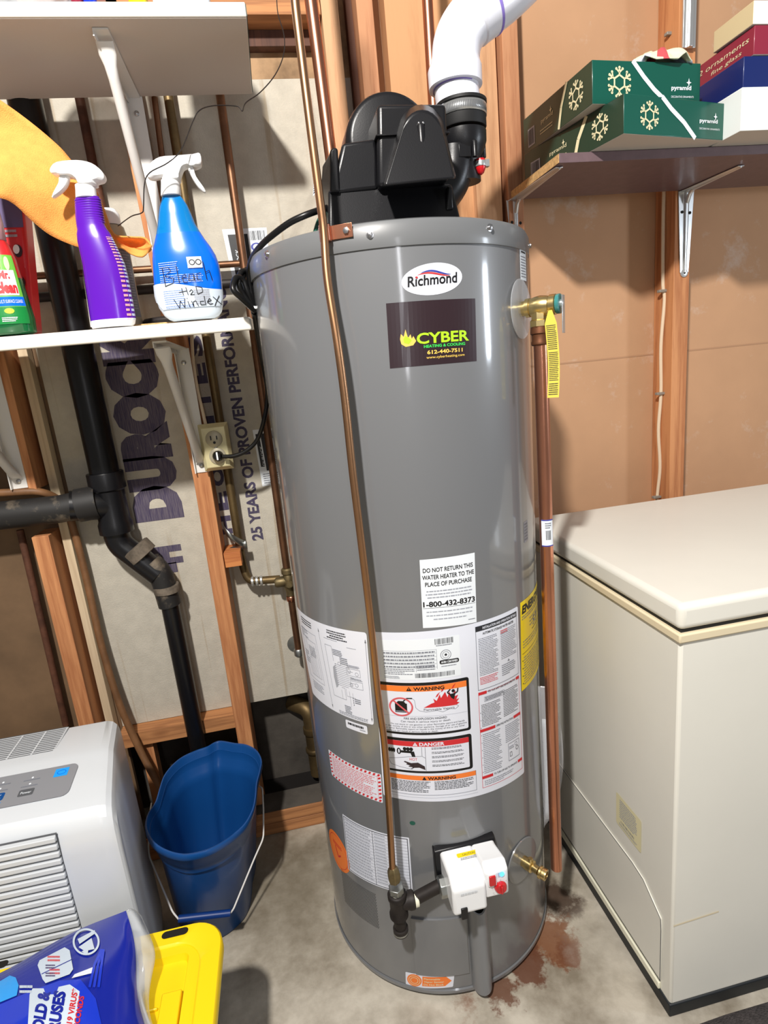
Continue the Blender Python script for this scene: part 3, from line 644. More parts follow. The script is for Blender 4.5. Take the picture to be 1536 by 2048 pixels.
def sticker(name, corners, W, H_, label, paint, r=None, bg='sticker_white', parent=None):    # corners px: bl br tr tl
    f = cylq(*UVP(*corners), W, H_); d = Decal()
    if r: d.rrect(0,0,W,H_,r,bg,0)
    else: d.rect(0,0,W,H_,bg,0)
    paint(d); return d.build(name, f, parent or H, step=W/max(4,int(W/8*3)) if W > 8 else W/10, stepy=H_/9, label=label)
# brand oval
f = cylq(*UVP((803,596),(924,584),(924,522),(803,534)), 121, 68); d = Decal()
d.ell(60.5,34,60.5,35,'sticker_white',0,48)
d.text('Richmond', 60.5, 22.5, 23, 'ink_black', 2, al='C', w=98, bold=.02)
def swoosh(y0, amp, col, th0, x0, x1, l):
    n = 16; up = []; dn = []
    for i in range(n+1):
        s = i/n; x = x0+(x1-x0)*s; y = y0+amp*math.sin(s*math.pi*1.55+.1)-2.0*s; t = th0*math.sin(math.pi*s)**.8
        up.append((x,y+t/2)); dn.append((x,y-t/2))
    for i in range(n): d.poly([dn[i],dn[i+1],up[i+1],up[i]], col, l)
swoosh(45, 4.2, 'print_red', 3.6, 28, 96, 2); swoosh(48.5, 5, 'print_blue', 3.8, 34, 98, 3)
d.ell(28.6,41,2.2,2.2,'print_red',4,12)
d.build('brand_emblem', f, H, step=6, label='white oval brand sticker with red and blue swoosh')
# installer magnet
f = cylq(*UVP((780,737),(953,722),(950,597),(772,607)), 176, 127); d = Decal(); d.rect(0,0,176,127,'print_dark',0)
d.text('CYBER', 106, 44, 21, 'print_lime', 2, al='C', w=106, bold=.025); d.text('HEATING & COOLING', 108, 35, 5.6, 'print_green', 2, al='C', w=84, bold=.03)
d.text('612-440-7511', 108, 22, 7.5, 'print_gold', 2, al='C', w=72, bold=.03); d.text('www.cyberheating.com', 109, 13, 5.2, 'print_gold', 2, al='C', w=78, bold=.01)
d.poly([(24,46),(32,40),(46,42),(52,50),(47,60),(44,55),(42,64),(37,57),(33,74),(29,60),(24,66),(22,56)], 'print_gold', 1); d.poly([(29,48),(38,45),(44,52),(38,58),(32,62),(28,55)], 'print_lime', 2)
d.build('installer_sticker', f, H, step=8, label='dark rectangular installer sticker with yellow green lettering')
# return notice
def paint(d):
    d.text('DO NOT RETURN THIS', 55, 112, 8.6, 'ink_black', 1, al='C', w=100, bold=.02); d.text('WATER HEATER TO THE', 55, 98, 8.6, 'ink_black', 1, al='C', w=104, bold=.02); d.text('PLACE OF PURCHASE', 55, 84, 8.6, 'ink_black', 1, al='C', w=94, bold=.02)
    d.fine(8,58,102,77,3,'ink_light',1,.4,.2,'C'); d.text('1-800-432-8373', 55, 43, 10.5, 'ink_black', 1, al='C', w=105, bold=.03); d.rect(2,40,108,40.6,'ink_black',1)
    d.fine(4,13,106,36,3,'ink_light',1,.3,.4,'C'); d.fine(92,7,108,10,1,'ink_grey',1)
sticker('return_notice', ((846,1256),(953,1244),(949,1105),(839,1120)), 110, 138, 'white paper notice with toll free number', paint, bg='sticker_paper')
# wiring diagram sheet
def paint(d):
    for x0, x1 in ((8,112),(130,250)):
        d.rect(x1+7,10,x1+8,178,'ink_grey',1); d.poly([(x1+5.5,174),(x1+9.5,174),(x1+7.5,182)],'ink',1); d.poly([(x1+5.5,14),(x1+9.5,14),(x1+7.5,6)],'ink',1)
    d.fine(30,170,90,186,3,'ink',1,.5,.3,'C'); d.fine(148,168,210,188,4,'ink',1,.55,.4,'C'); d.line([(136,166),(180,166)],.8,'ink_grey'); d.line([(206,158),(232,158)],.8,'ink_grey')
    d.frame(20,50,100,160,.7,'ink_grey'); d.frame(40,60,92,140,.7,'ink_grey')
    for k in range(7): d.line([(46+6*k,60),(46+6*k,100+5*k),(60+3*k,100+5*k)],.6,'ink_grey')
    d.fine(18,140,60,160,4,'ink_grey',1,.4,.6); d.fine(50,104,86,128,7,'ink_grey',1,.4,.4); d.fine(16,80,44,110,6,'ink_grey',1,.4,.5); d.fine(30,24,92,44,5,'ink_grey',1,.4,.3)
    d.line([(136,40),(136,152),(158,152),(158,120)],.8,'ink_grey'); d.line([(136,40),(182,40),(182,66),(172,66)],.8,'ink_grey')
    d.poly([(152,60),(160,66),(160,112),(152,106),(149,84)],'ink_light',1)
    for k in range(12):
        y = 70+4.1*k; x = 196+(k*7)%22; d.line([(162,y),(x,y)],.7,'ink_grey'); d.ell(162,y,1,1,'ink',2,8)
    for cx, cy in ((204,108),(226,104),(206,78),(222,80),(176,118)): d.ring(cx,cy,5,4,.8,'ink_grey',1,14)
    d.frame(196,98,236,114,.7,'ink_grey'); d.frame(204,72,240,88,.7,'ink_grey'); d.fine(200,116,236,122,3,'ink_grey'); d.fine(206,90,240,95,2,'ink_grey'); d.fine(180,118,204,134,4,'ink_grey'); d.fine(160,134,190,148,4,'ink_grey')
    d.line([(186,66),(186,50),(214,50)],.7,'ink_grey'); d.line([(170,60),(170,40)],.7,'ink_grey'); d.line([(196,62),(196,28)],.7,'ink_grey'); d.line([(206,60),(206,34)],.7,'ink_grey')
    for k in range(4): d.ell(206,34+5*k,1.2,1.2,'ink',2,8)
    d.fine(210,38,230,50,3,'ink_grey'); d.fine(172,10,196,28,5,'ink_grey'); d.fine(146,2,246,10,3,'ink_grey',1,.5,.1)
sticker('wiring_diagram_label', ((626,1386),(748,1450),(733,1265),(594,1212)), 262, 196, 'white wiring diagram sheet', paint, 6)
# main information sheet (three stacked panels and the operating column)
W, Hh = 300, 360
def paint(d):
    # rating plate
    d.rrect(12,264,158,345,2,'sticker_paper',1)
    d.bars(112,332,146,343,26,'ink',2); d.fine(114,328,144,331,1,'ink_grey',2)
    for k, (a, b, c_) in enumerate(((18,60,'ink_grey'),(18,52,'ink_grey'),(18,44,'ink_grey'),(18,60,'ink_grey'),(18,62,'ink_grey'))):
        d.fine(a,316-k*7.0,112,321-k*7.0,1,c_,2,.6,.12,'L',6)
    for k in range(6): d.rect(16,322.6-k*7.0,114,323.0-k*7.0,'ink_grey',2)
    d.rect(114,284,114.5,323,'ink_grey',2); d.rect(76,280,76.5,296,'ink_grey',2)
    d.fine(18,274,74,287,4,'ink_grey',2,.5,.4); d.fine(78,282,112,294,3,'ink_grey',2,.5,.3); d.fine(18,266,46,272,3,'ink_grey',2,.5)
    d.ring(131,310,10,10,1,'ink_grey',2,24); d.ring(131,310,6.5,6.5,.8,'ink_grey',2,18); d.ell(131,310,2.4,2.4,'ink',2,10)
    d.rrect(119,292,155,300,3,'ink_black',2); d.text('AHRI CERTIFIED', 137, 294, 4, 'sticker_paper', 3, al='C', w=31, bold=.03)
    d.fine(122,286,152,289,1,'ink_grey',2); d.bars(74,268,146,277,48,'ink',2)
    # flammable vapours panel
    d.rrect(4,148,172,258,5,'ink_black',1); d.rect(4,148,14,258,'ink_black',1); d.rrect(8,153,167,252,3,'sticker_white',2); d.rect(8,240,167,252,'print_orange',3)
    d.poly([(56,241.6),(66,241.6),(61,250.2)],'ink_black',4); d.rect(60.5,244,61.5,248,'print_orange',5); d.text('WARNING', 69, 242.2, 7, 'ink_black', 4, w=56, bold=.03)
    d.poly([(86,206),(100,214),(106,216),(104,224),(110,219),(116,232),(118,224),(126,236),(130,224),(134,236),(137,226),(146,236),(143,224),(150,226),(146,217),(152,219),(147,212),(152,210),(146,206)], 'print_red', 3)
    for x, y in ((108,226),(118,236),(138,240)): d.poly([(x,y),(x+4,y+2),(x+9,y+11),(x+3,y+6)],'print_red',3)
    d.ell(141,236,3.2,3.2,'ink_black',5,14); d.poly([(133,230),(145,231),(142,218),(137,222)],'ink_black',4)
    d.line([(134,230),(130,234),(136,240)],2.4,'ink_black',4); d.line([(144,230),(149,233),(150,240)],2.4,'ink_black',4)
    d.rect(34,196,56,215,'ink_black',3); d.poly([(36,215),(54,215),(50,220),(40,220)],'ink_black',3); d.line([(50,220),(56,226),(66,226)],2.4,'ink_black',3); d.fine(35,197,55,200,1,'ink_light',4)
    d.ring(45,208,22,20,3,'print_red_soft',5,40); d.line([(30,222),(60,194)],3,'print_red_soft',5)
    d.line([(66,226),(70,222),(72,206),(78,200),(90,197),(110,199),(120,195),(134,200),(144,198),(150,203),(144,208)],.7,'ink_grey',3)
    d.text('Flammable Vapors', 86, 199.5, 5, 'ink', 3, w=56); d.rect(10,188,166,188.4,'ink_light',3)
    d.text('FIRE AND EXPLOSION HAZARD', 88, 181, 4.6, 'ink', 3, al='C', w=78, bold=.01); d.text('Can result in serious injury or death', 88, 175, 4.2, 'ink', 3, al='C', w=90)
    for k, s_ in enumerate(('Do not store or use gasoline or other flammable vapors and liquids','in the vicinity of this or any other appliance. Storage of or use of gasoline','or other flammable vapors or liquids in the vicinity of this or any other','appliance can result in serious injury or death.')): d.text(s_, 14+(10 if k == 0 else 0), 169-k*4.9, 3.3, 'ink', 3, w=(136,150,146,96)[k])
    # hot water panel
    d.rrect(4,64,172,140,5,'ink_black',1); d.rect(4,64,14,140,'ink_black',1); d.rrect(10,69,166,134,2,'sticker_white',2); d.rect(10,123,166,134,'print_red',3)
    d.poly([(62,124.4),(71,124.4),(66.5,132.2)],'sticker_white',4); d.rect(66.1,126,66.9,130,'print_red',5); d.text('DANGER', 74, 124.8, 7, 'sticker_white', 4, w=46, bold=.03)
    d.rect(84,70,84.6,122,'ink',3); d.line([(78,122),(78,102),(84,98)],.8,'ink_grey',3); d.line([(16,92),(54,100),(78,102)],.8,'ink_grey',3); d.line([(16,90),(20,80),(36,76),(60,72)],.8,'ink_grey',3)
    d.ring(36,111,4,7,2.4,'ink_black',3,14); d.rect(38,108,60,113,'ink_black',3); d.poly([(56,112),(64,112),(66,100),(60,100)],'ink_black',3)
    for k in range(3): d.ell(47+6*k,117,3.4,4,'ink_black',4,12)
    for k in range(4): d.ell(15+4*k,112,2.2,5,'ink_black',4,10)
    d.text('HOT', 62, 92, 6, 'print_red_soft', 4, al='C', w=14)
    for k in range(4): d.poly([(44+4*k,88-5*k),(46+4*k,90-5*k),(64,84-1.5*k),(62,80-1.5*k)],'print_dark',4)
    d.poly([(56,86),(70,88),(82,80),(83,72),(72,77),(60,76)],'print_dark',4)
    for k in range(5): d.fine(96,116-k*9.4,156,121-k*9.4,2,'ink',3,.45,.4)
    # lower warning
    d.frame(4,14,178,58,.8,'ink_grey',1); d.rect(5,48,177,58,'print_orange',2); d.poly([(76,49),(84,49),(80,56.6)],'ink_black',3); d.text('WARNING', 86, 49.4, 6.6, 'ink_black', 3, w=52, bold=.03)
    d.fine(18,20,92,46,8,'ink',2,.42,.3); d.fine(98,26,172,46,6,'ink',2,.42,.3); d.rect(10,8,180,8.5,'ink_light',1)
    # operating column
    x0, x1 = 190, 294
    d.frame(x0,224,x1,352,1,'ink_grey',1); d.rect(x0,342,x1,352,'ink',2); d.text('INSTALLATION AND OPERATION DETAILS', (x0+x1)/2+6, 344.5, 4.8, 'sticker_white', 3, al='C', w=86, bold=.02)
    d.text('AUTOMATIC STORAGE WATER HEATER', (x0+x1)/2+2, 333.5, 4.6, 'ink', 2, al='C', w=78, bold=.02)
    d.fine(x0+5,252,x0+50,328,23,'ink_grey',2,.32,.3); d.fine(x0+5,234,x0+46,250,5,'print_red_soft',2,.45,.2); d.fine(x0+56,270,x1-4,330,17,'ink_grey',2,.32,.3)
    d.fine(x0+56,322,x0+76,330,2,'print_red_soft',3,.5); d.poly([(x0+72,262),(x0+78,262),(x0+75,267)],'ink_grey',2); d.fine(x0+56,236,x1-8,260,6,'ink_grey',2,.4,.5)
    d.frame(x0,14,x1,218,.8,'print_red',1)
    for y, s_, a, b in ((214,'FOR YOUR SAFETY READ BEFORE OPERATING',18,10),(136,'OPERATING INSTRUCTIONS',34,22),(34,'TO TURN OFF GAS TO APPLIANCE',24,14)):
        d.rect(x0,y,x0+a,y+6,'print_red',2); d.rect(x1-b,y,x1,y+6,'print_red',2); d.text(s_, (x0+a+x1-b)/2, y+1, 4.2, 'ink', 2, al='C', w=(x1-x0-a-b)*.92, bold=.01)
    d.frame(x0+12,198,x0+60,208,.5,'ink_grey',2); d.fine(x0+14,199,x0+58,207,3,'ink',2,.45); 
    d.fine(x0+5,146,x0+50,194,15,'ink',2,.32,.35); d.fine(x0+56,150,x1-4,206,16,'ink',2,.32,.35)
    d.fine(x0+5,44,x0+48,132,22,'ink_grey',2,.32,.4); d.fine(x0+58,92,x1-4,132,10,'ink_grey',2,.32,.4); d.fine(x0+5,18,x1-20,30,3,'ink_grey',2,.32,.5)
    for k in range(9): d.rect(x0+2.4,48+k*16,x0+3.4,49.6+k*16,'ink',2)
    d.frame(x0+64,50,x1-8,88,.8,'ink_grey',2); d.frame(x0+68,58,x0+74,68,.8,'ink',2); d.ring(x0+86,80,4,4,.8,'ink_grey',2,14); d.ring(x1-15,70,4,5,1,'ink',2,12); d.fine(x0+66,74,x0+80,82,2,'ink_light',2)
sticker('information_label', ((767,1590),(1048,1545),(1035,1212),(745,1263)), W, Hh, 'large white instruction sheet with orange and red warning panels', paint, 4)
# energy guide
def paint(d):
    d.text('ENERGYGUIDE', 4, 160, 16, 'ink_black', 1, w=128, bold=.05, shear=.15); d.fine(4,146,110,156,2,'ink_grey',1,.4,.4); d.rect(40,110,118,111.6,'ink_black',1); d.text('53', 44, 116, 20, 'ink_grey', 1)
    d.fine(30,120,110,142,3,'ink_grey',1,.3,.5); d.fine(6,86,112,104,3,'ink_grey',1,.3,.4); d.fine(8,8,112,70,11,'ink_grey',1,.35,.3); d.rect(4,76,114,76.8,'ink_black',1)
    for k in range(4): d.ell(5,14+16*k,1.4,1.4,'ink_black',1,8)
c_ = UV(1040,1206); e_ = UV(1043,1383)
f = cylq((e_[0],e_[1]),(e_[0]+.165,e_[1]),(c_[0]+.165,c_[1]),(c_[0],c_[1]),120,185); d = Decal(); d.rect(0,0,120,185,'print_yellow',0); paint(d)
d.build('energy_label', f, H, step=5, label='bright yellow energy label wrapping the right side')
# small model strip, red-striped notice, table, arrow label, orange oval, serial strip
def paint(d): d.text('THIS HEATER IS 15 AMP', 27, 10, 5, 'ink', 1, al='C', w=40); d.fine(36,4,50,7,1,'ink_grey',1)
def paint(d): d.fine(6,9,46,14,1,'ink',1,1,.1,'C',5); d.fine(36,4,50,7,1,'ink_grey',1,.6)
sticker('small_label', ((693,1454),(736,1469),(734,1452),(691,1438)), 54, 18, 'short white strip label', paint, 3)
def paint(d):
    W_, H_ = 150, 80
    for i in range(14): x = 5+i*10.4; d.poly([(x,1.5),(x+5,1.5),(x+8,8),(x+3,8)],'print_red',1); d.poly([(x,H_-8),(x+5,H_-8),(x+8,H_-1.5),(x+3,H_-1.5)],'print_red',1)
    for i in range(6): y = 10+i*10.6; d.poly([(1.5,y),(8,y+3),(8,y+8),(1.5,y+5)],'print_red',1); d.poly([(W_-8,y),(W_-1.5,y+3),(W_-1.5,y+8),(W_-8,y+5)],'print_red',1)
    d.frame(9,9,W_-9,H_-9,.6,'print_red_soft',1); d.fine(13,12,W_-13,H_-12,11,'print_red_soft',1,.4,.3)
sticker('striped_notice', ((664,1549),(766,1606),(762,1548),(657,1498)), 150, 80, 'pink striped border notice', paint, 3)
def paint(d):
    d.frame(2.5,2.5,157,129,1.4,'ink',1); d.rect(80,3,81,128,'ink',1)
    for k in range(17): d.rect(4,9+k*7,156,9.5+k*7,'ink_grey',1); d.fine(7,10.5+k*7,76,14+k*7,1,'ink_light',1,.8,.3); d.fine(84,10.5+k*7,110,14+k*7,1,'ink_light',1,.7,.3)
sticker('parts_table_label', ((697,1738),(826,1788),(818,1675),(685,1627)), 160, 132, 'white ruled table label', paint, 2)
f = cylq(*UVP((812,1970),(906,1973),(909,1947),(811,1943)), 96, 28); d = Decal(); d.rrect(0,0,96,28,2,'sticker_white',0)
d.ell(18,14,15,12.5,'print_orange',1,26); d.ring(18,14,12,10,1,'print_cream',2,22); d.ring(18,14,8,6.5,1,'print_cream',2,18); d.poly([(34,4),(80,4),(92,14),(80,24),(34,24)],'print_orange',1)
for k, s_ in enumerate(('Flammable','Vapor Sensor','Do Not Block')): d.text(s_, 37, 18-k*6, 3.8, 'print_cream', 2, w=(32,40,40)[k], bold=.02)
d.build('sensor_arrow_label', f, H, step=6, label='white sticker with orange arrow')
u, v = UV(676,1702); f = lambda x, y, o: cylP((u+x)/CR, v+y, CR+o)
d = Decal(); d.ell(0,0,.047,.050,'print_orange',0,36); d.ring(0,0,.040,.043,.0012,'print_red',1,30); d.line([(-.01,.01),(.0,-.015),(.012,-.005)],.004,'print_red',1); d.fine(-.02,.012,.022,.022,2,'print_red',1)
d.build('orange_round_sticker', f, H, step=.01, label='orange round sticker, at the left edge')
u1, v1 = UV(1038,472); u2, v2 = UV(1040,559); 
f = lambda x, y, o: cylP((u1+x)/CR, v2+y, CR+o)
d = Decal(); hh = v1-v2; d.rect(0,0,.04,hh,'sticker_paper',0); d.fine(.006,hh*.62,.036,hh*.97,5,'ink',1,.6,.2,'C'); d.fine(.004,hh*.05,.037,hh*.58,8,'ink_grey',1,.4,.2)
d.build('side_strip_label', f, H, step=.008, label='narrow white strip, at the right edge near the top')
u3, v3 = UV(1047,1045); f = lambda x, y, o: cylP((u3+x)/CR, v3-.042+y, CR+o)
d = Decal(); d.rect(0,0,.02,.042,'ink_light',0); d.fine(.002,.003,.018,.04,6,'ink_grey',1); d.build('grey_small_label', f, H, step=.006)
u4, v4 = UV(825,1646); f = lambda x, y, o: cylP((u4+x)/CR, v4+y, CR+o)
d = Decal(); d.ell(0,0,.006,.005,'box_green',0,14); d.build('green_dot', f, H)
# perforated air intake
a, b, c, e = UV(683,1742), UV(770,1862), UV(765,1800), UV(700,1812)
u0, v0 = a[0], UV(700,1812)[1]; d = Decal()
for i in range(34):
    for j in range(26):
        x = (i+.5*(j%2))*.0034; y = j*.0037
        if x < .112: d.poly([(x-.0012,y),(x,y-.0012),(x+.0012,y),(x,y+.0012)],'hole_dark',1)
zq = UV(770,1862)[1]
f = lambda x, y, o: cylP((u0+x)/CR, zq+y, CR+o)
d.build('air_intake_screen', f, H)
# burner access panel
u0, v0 = UV(822,1834); u1, v1 = UV(938,1942)
pn = MB(); n = 14
def panel(r): return [[cylP((u0+(u1-u0)*i/n)/CR, z, r) for i in range(n+1)] for z in (v1, v0)]
A, B2 = panel(CR+.004), panel(CR-.001)
ring = lambda P: P[0]+P[1][::-1]
pn.loft([ring(B2), ring(A)], cap0=False, cap1=False)
pn.v += A[0]+A[1]; o_ = len(pn.v)-2*(n+1)
for i in range(n): pn.f.append([o_+i,o_+i+1,o_+n+1+i+1,o_+n+1+i]); pn.m.append(0); pn.smooth.append(True)
pn.build('burner_door', 'jacket_paint', H, angle=50)
# bracket clip that holds the gas line
th = math.radians(-27.0); P = cylP(th, 1.566, CR+.0035); tt = Vector((math.cos(th), math.sin(th), 0)); nn = Vector((math.sin(th), -math.cos(th), 0))
b = MB(); b.hexa([P-tt*.022+Vector((0,0,-.010)), P+tt*.022+Vector((0,0,-.010)), P+tt*.022+nn*.0018+Vector((0,0,-.010)), P-tt*.022+nn*.0018+Vector((0,0,-.010)), P-tt*.022+Vector((0,0,.011)), P+tt*.022+Vector((0,0,.011)), P+tt*.022+nn*.0018+Vector((0,0,.011)), P-tt*.022+nn*.0018+Vector((0,0,.011))])
Q = P-tt*.022+nn*.006; b.lathe(Q+Vector((0,0,-.012)), UPV, [(.0088,0),(.0096,.001),(.0096,.024),(.0088,.025)], 18)
clip = b.build('tube_clip', 'copper_new', H, bevel=.0006)
MB().lathe(P+tt*.012+nn*.002, nn, [(.005,0),(.005,.003),(.003,.0035)], 6).build('hex_screw', 'screw_steel', clip)
# relief valve
TH = math.radians(46.5); zr = 1.432; nn = Vector((math.sin(TH), -math.cos(TH), 0)); tt = Vector((math.cos(TH), math.sin(TH), 0)); P0 = cylP(TH, zr, CR)
MB().lathe(P0, nn, [(.050,0),(.052,.0008),(.052,.002),(.046,.0035),(.016,.004)], 40).build('relief_escutcheon', 'bag_clear', H)
b = MB(); RP = .308-CR
b.lathe(P0-nn*.004, nn, [(.013,0),(.013,.014),(.0165,.015),(.0165,.022),(.015,.023),(.017,.03),(.0185,.04),(.017,.05),(.0155,.056),(.0175,.058),(.0175,.068),(.015,.07)], 24)
pc = P0+nn*RP; b.lathe(pc, (0,0,-1), [(.014,0),(.0155,.006),(.0155,.022),(.0185,.024),(.0185,.034),(.017,.035)], 8)
rv = b.build('relief_valve', 'brass', H, angle=30)
b = MB(); b.lathe(P0+nn*.066, nn, [(.0165,0),(.0168,.002),(.0168,.006),(.015,.0065)], 24); b.build('valve_gasket', 'teal_glass', rv)
b = MB(); e = P0+nn*.074; b.lathe(e-nn*.004, nn, [(.007,0),(.007,.006),(.005,.008)], 14)
q = e+nn*.002; b.hexa([q-tt*.007+Vector((0,0,-.05)), q+tt*.007+Vector((0,0,-.05)), q+tt*.007+nn*.0015+Vector((0,0,-.05)), q-tt*.007+nn*.0015+Vector((0,0,-.05)), q-tt*.008+Vector((0,0,.014)), q+tt*.008+Vector((0,0,.014)), q+tt*.008+nn*.0015+Vector((0,0,.014)), q-tt*.008+nn*.0015+Vector((0,0,.014))]); b.build('valve_lever', 'steel', rv, bevel=.001)
tg0 = P0+nn*.058+Vector((0,0,-.010))
def tagm(x, y, o): s = y/150; return tg0-nn*.008+nn*(x/20)*.021+Vector((.003*math.sin(s*4), .0, -.150+.150*s))+Vector((math.cos(TH)*-1,math.sin(TH)*-1,0))*0+Vector((-nn.y*0,0,0))+tt*(-.018-o*1)-Vector((0,0,.0))
d = Decal(); d.rect(0,0,20,128,'tag_yellow',0); d.poly([(0,128),(20,128),(14,150),(8,150)],'tag_yellow',0); d.fine(2,4,18,26,6,'ink',1,.5,.1); d.fine(2,29,18,80,16,'ink',1,.5,.1); d.fine(2,83,18,126,13,'ink',1,.5,.1)
d.build('warning_tag', tagm, rv, step=5, stepy=12, label='long yellow warning tag')
# drain valve
TD = math.radians(31); nd = Vector((math.sin(TD), -math.cos(TD), 0)); P0 = cylP(TD, UV(1046,1713)[1]-.004, CR)
MB().lathe(P0, nd, [(.049,0),(.051,.001),(.050,.0035),(.017,.005)], 44).build('drain_escutcheon', 'jacket_paint', H)
b = MB(); ndn = (nd+Vector((.25,0,-.12))).normalized()
b.lathe(P0-nd*.002, nd, [(.012,0),(.012,.014),(.0135,.015),(.0135,.03),(.009,.032),(.009,.046)], 16)
b.lathe(P0+nd*.044, ndn, [(.009,0),(.0135,.002),(.0135,.006),(.012,.007),(.0125,.009),(.012,.011),(.0125,.013),(.012,.017),(.0085,.0175),(.0085,.010)], 20)
b.lathe(P0+nd*.024+Vector((0,0,.008)), (0,0,1), [(.006,0),(.006,.008),(.0045,.012)], 12); b.build('drain_valve', 'brass', H)
# gas control valve
g = [PY(886,1712,.955), PY(1000,1668,.955)]
FY, BY = .868, .962
FL, FR = PY(908,1775,FY), PY(1018,1752,FY)
x0 = PY(905,1790,FY).x; x1 = PY(1020,1770,FY).x
zt_f = PY(960,1762,FY).z; zb = PY(960,1826,FY).z; zt_b = PY(945,1690,BY-.012).z
xm = PY(975,1800,FY).x
gv = thing_gv = None
b = MB(); prof = [(BY,zb+.012),(FY+.012,zb),(FY,zb+.006),(FY,zt_f-.012),(FY+.02,zt_f+.008),(BY-.02,zt_b),(BY,zt_b)]
b.prism([(x0,y,z) for y, z in prof], (xm-x0,0,0))
gvo = b.build('gas_control_valve', 'spray_white', H, bevel=.006, seg=3)
b = MB(); prof2 = [(BY,zb+.03),(FY+.006,zb+.022),(FY+.004,zt_f+.008),(FY+.020,zt_f+.020),(BY-.02,zt_b),(BY,zt_b)]
b.prism([(xm-.001,y,z) for y, z in prof2], (x1-xm+.001,0,0)); cpn = b.build('control_panel', 'spray_white', gvo, bevel=.005, seg=3)
b = MB(); b.prism([(x0-.012,y,z) for y, z in ((BY-.012,zt_b-.075),(BY-.012,zt_b+.002),(BY+.0,zt_b+.008),(BY+.012,zt_b+.006),(BY+.012,zt_b-.075))], (x1-x0+.016,0,0)); b.box((x0+.04,BY+.004,zb+.0),(x1-.03,BY+.04,zt_b)); b.build('valve_back_housing', 'black_plastic', gvo, bevel=.003)
f = quad3((x0,FY,zt_f),(xm,FY,zt_f),(xm,FY,zt_f),(x0,FY,zt_f))
q0 = Vector((x0+.028,FY+.02+.045,0)); 
zl = lambda y: (zt_f+.008)+(zt_b-zt_f-.008)*(y-FY-.02)/(BY-FY-.04)
yA, yB = BY-.045, BY-.026
dtop = quad3((x0+.03,yA,zl(yA)),(x0+.078,yA,zl(yA)),(x0+.078,yB,zl(yB)),(x0+.03,yB,zl(yB)),48,22,(0,-.2,1))
d = Decal(); d.rrect(0,9,48,22,3,'print_yellow',0); d.text('CAUTION', 24, 12, 6, 'ink', 1, al='C', w=26); d.fine(4,-1,42,7,2,'ink_grey',1,.4,.2,'C'); d.build('caution_label', dtop, gvo, label='yellow caution strip', base=.001)
mid = (xm+x1)/2; yq = FY+.003; zt_v = zt_f; zt_f = zt_f+.016
b = MB(); sx = xm+.006; b.box((sx-.002,yq-.002,zt_f-.038),(sx+.016,yq+.004,zt_f-.008)); b.build('switch_frame', 'spray_white', gvo, bevel=.002)
b = MB(); b.box((sx,yq-.005,zt_f-.034),(sx+.013,yq+.002,zt_f-.012)); b.build('power_switch', 'red_cap', gvo, bevel=.0015)
kx, kz = x1-.018, zt_f-.045
b = MB(); b.lathe((kx,yq+.001,kz), (0,-1,0), [(.0125,0),(.0125,.002),(.0105,.006),(.010,.007)], 28); kb = b.build('temperature_knob', 'red_cap', gvo)
b = MB(); b.box((kx-.0018,yq-.010,kz-.008),(kx+.0018,yq-.005,kz+.008)); b.build('knob_grip', 'red_cap', kb, bevel=.001)
MB().lathe((x1-.014,yq+.001,zt_f-.016), (0,-1,0), [(.0048,0),(.0048,.002),(.003,.003)], 16).build('status_light', 'led_blue', gvo)
d = Decal(); fp = quad3((xm,yq,kz-.03),(x1,yq,kz-.03),(x1,yq,zt_f),(xm,yq,zt_f),(x1-xm)*1000,(zt_f-kz+.03)*1000,(0,-1,0))
for k in range(7):
    a_ = math.radians(-30+40*k); cx_, cz_ = (kx-xm)*1000, 30; d.line([(cx_+16*math.cos(a_),cz_+16*math.sin(a_)),(cx_+19*math.cos(a_),cz_+19*math.sin(a_))],.7,'ink_grey',1)
d.fine(24,56,32,66,3,'ink_light',1); d.build('panel_print', fp, gvo, base=.0012)
zt_f = zt_v; dd = Decal(); fq = quad3((x0,FY,zb),(xm,FY,zb),(xm,FY,zt_f),(x0,FY,zt_f),60,60,(0,-1,0)); dd.fine(14,40,44,45,1,'appliance_grey',1,.8,.1,'L',5); dd.build('raised_lettering', fq, gvo, base=.0008)
b = MB(); b.box((x0+.014,FY-.003,zb-.004),(x0+.027,FY+.004,zb+.022)); b.build('wire_connector', 'ink_black', gvo, bevel=.0015)
# orange shutoff nut side, threaded inlet
ny = .93; zi = PY(890,1772,ny).z
b = MB(); b.lathe((x0-.001,ny,zi), (-1,0,0), [(.020,-.01),(.021,0),(.021,.010),(.018,.012)], 8); b.build('inlet_boss', 'galvanized', gvo, bevel=.001)
# wire duct below the valve
cx_ = PY(962,1900,.945).x; zt_d = zb-.02; zb_d = PY(966,1975,.95).z
b = MB(); n = 16; R = []
for z, tp_ in ((zb_d,0),(zb_d+.004,1),(zt_d-.03,1)):
    r_ = .0215 if tp_ else .018
    R.append([Vector((cx_+r_*math.cos(a_), .958+r_*1.35*math.sin(a_), z+(.026*(math.sin(a_)-.1) if tp_ and z > .15 else 0))) for a_ in [2*math.pi*k/28 for k in range(28)]])
Rin = [[Vector((cx_+(p.x-cx_)*.86, .958+(p.y-.958)*.86, p.z)) for p in r] for r in (R[2], R[1])]
b.loft(R+Rin, cap0=True, cap1=False); dct = b.build('wire_duct', 'grey_tube', H)
for k, (dx, m, r_) in enumerate(((-.012,'spray_white',.0016),(.0,'cord_black',.004),(.006,'cord_black',.0045),(.013,'steel',.0045))):
    b = MB(); b.tube(spline([Vector((cx_+dx*.6-.006,.915,zb+.004)), Vector((cx_+dx,.93,zb-.018)), Vector((cx_+dx*.8,.945,zb-.05)), Vector((cx_+dx*.5,.958,zb-.09))],5), r_, 10); b.build('valve_wire', m, gvo)
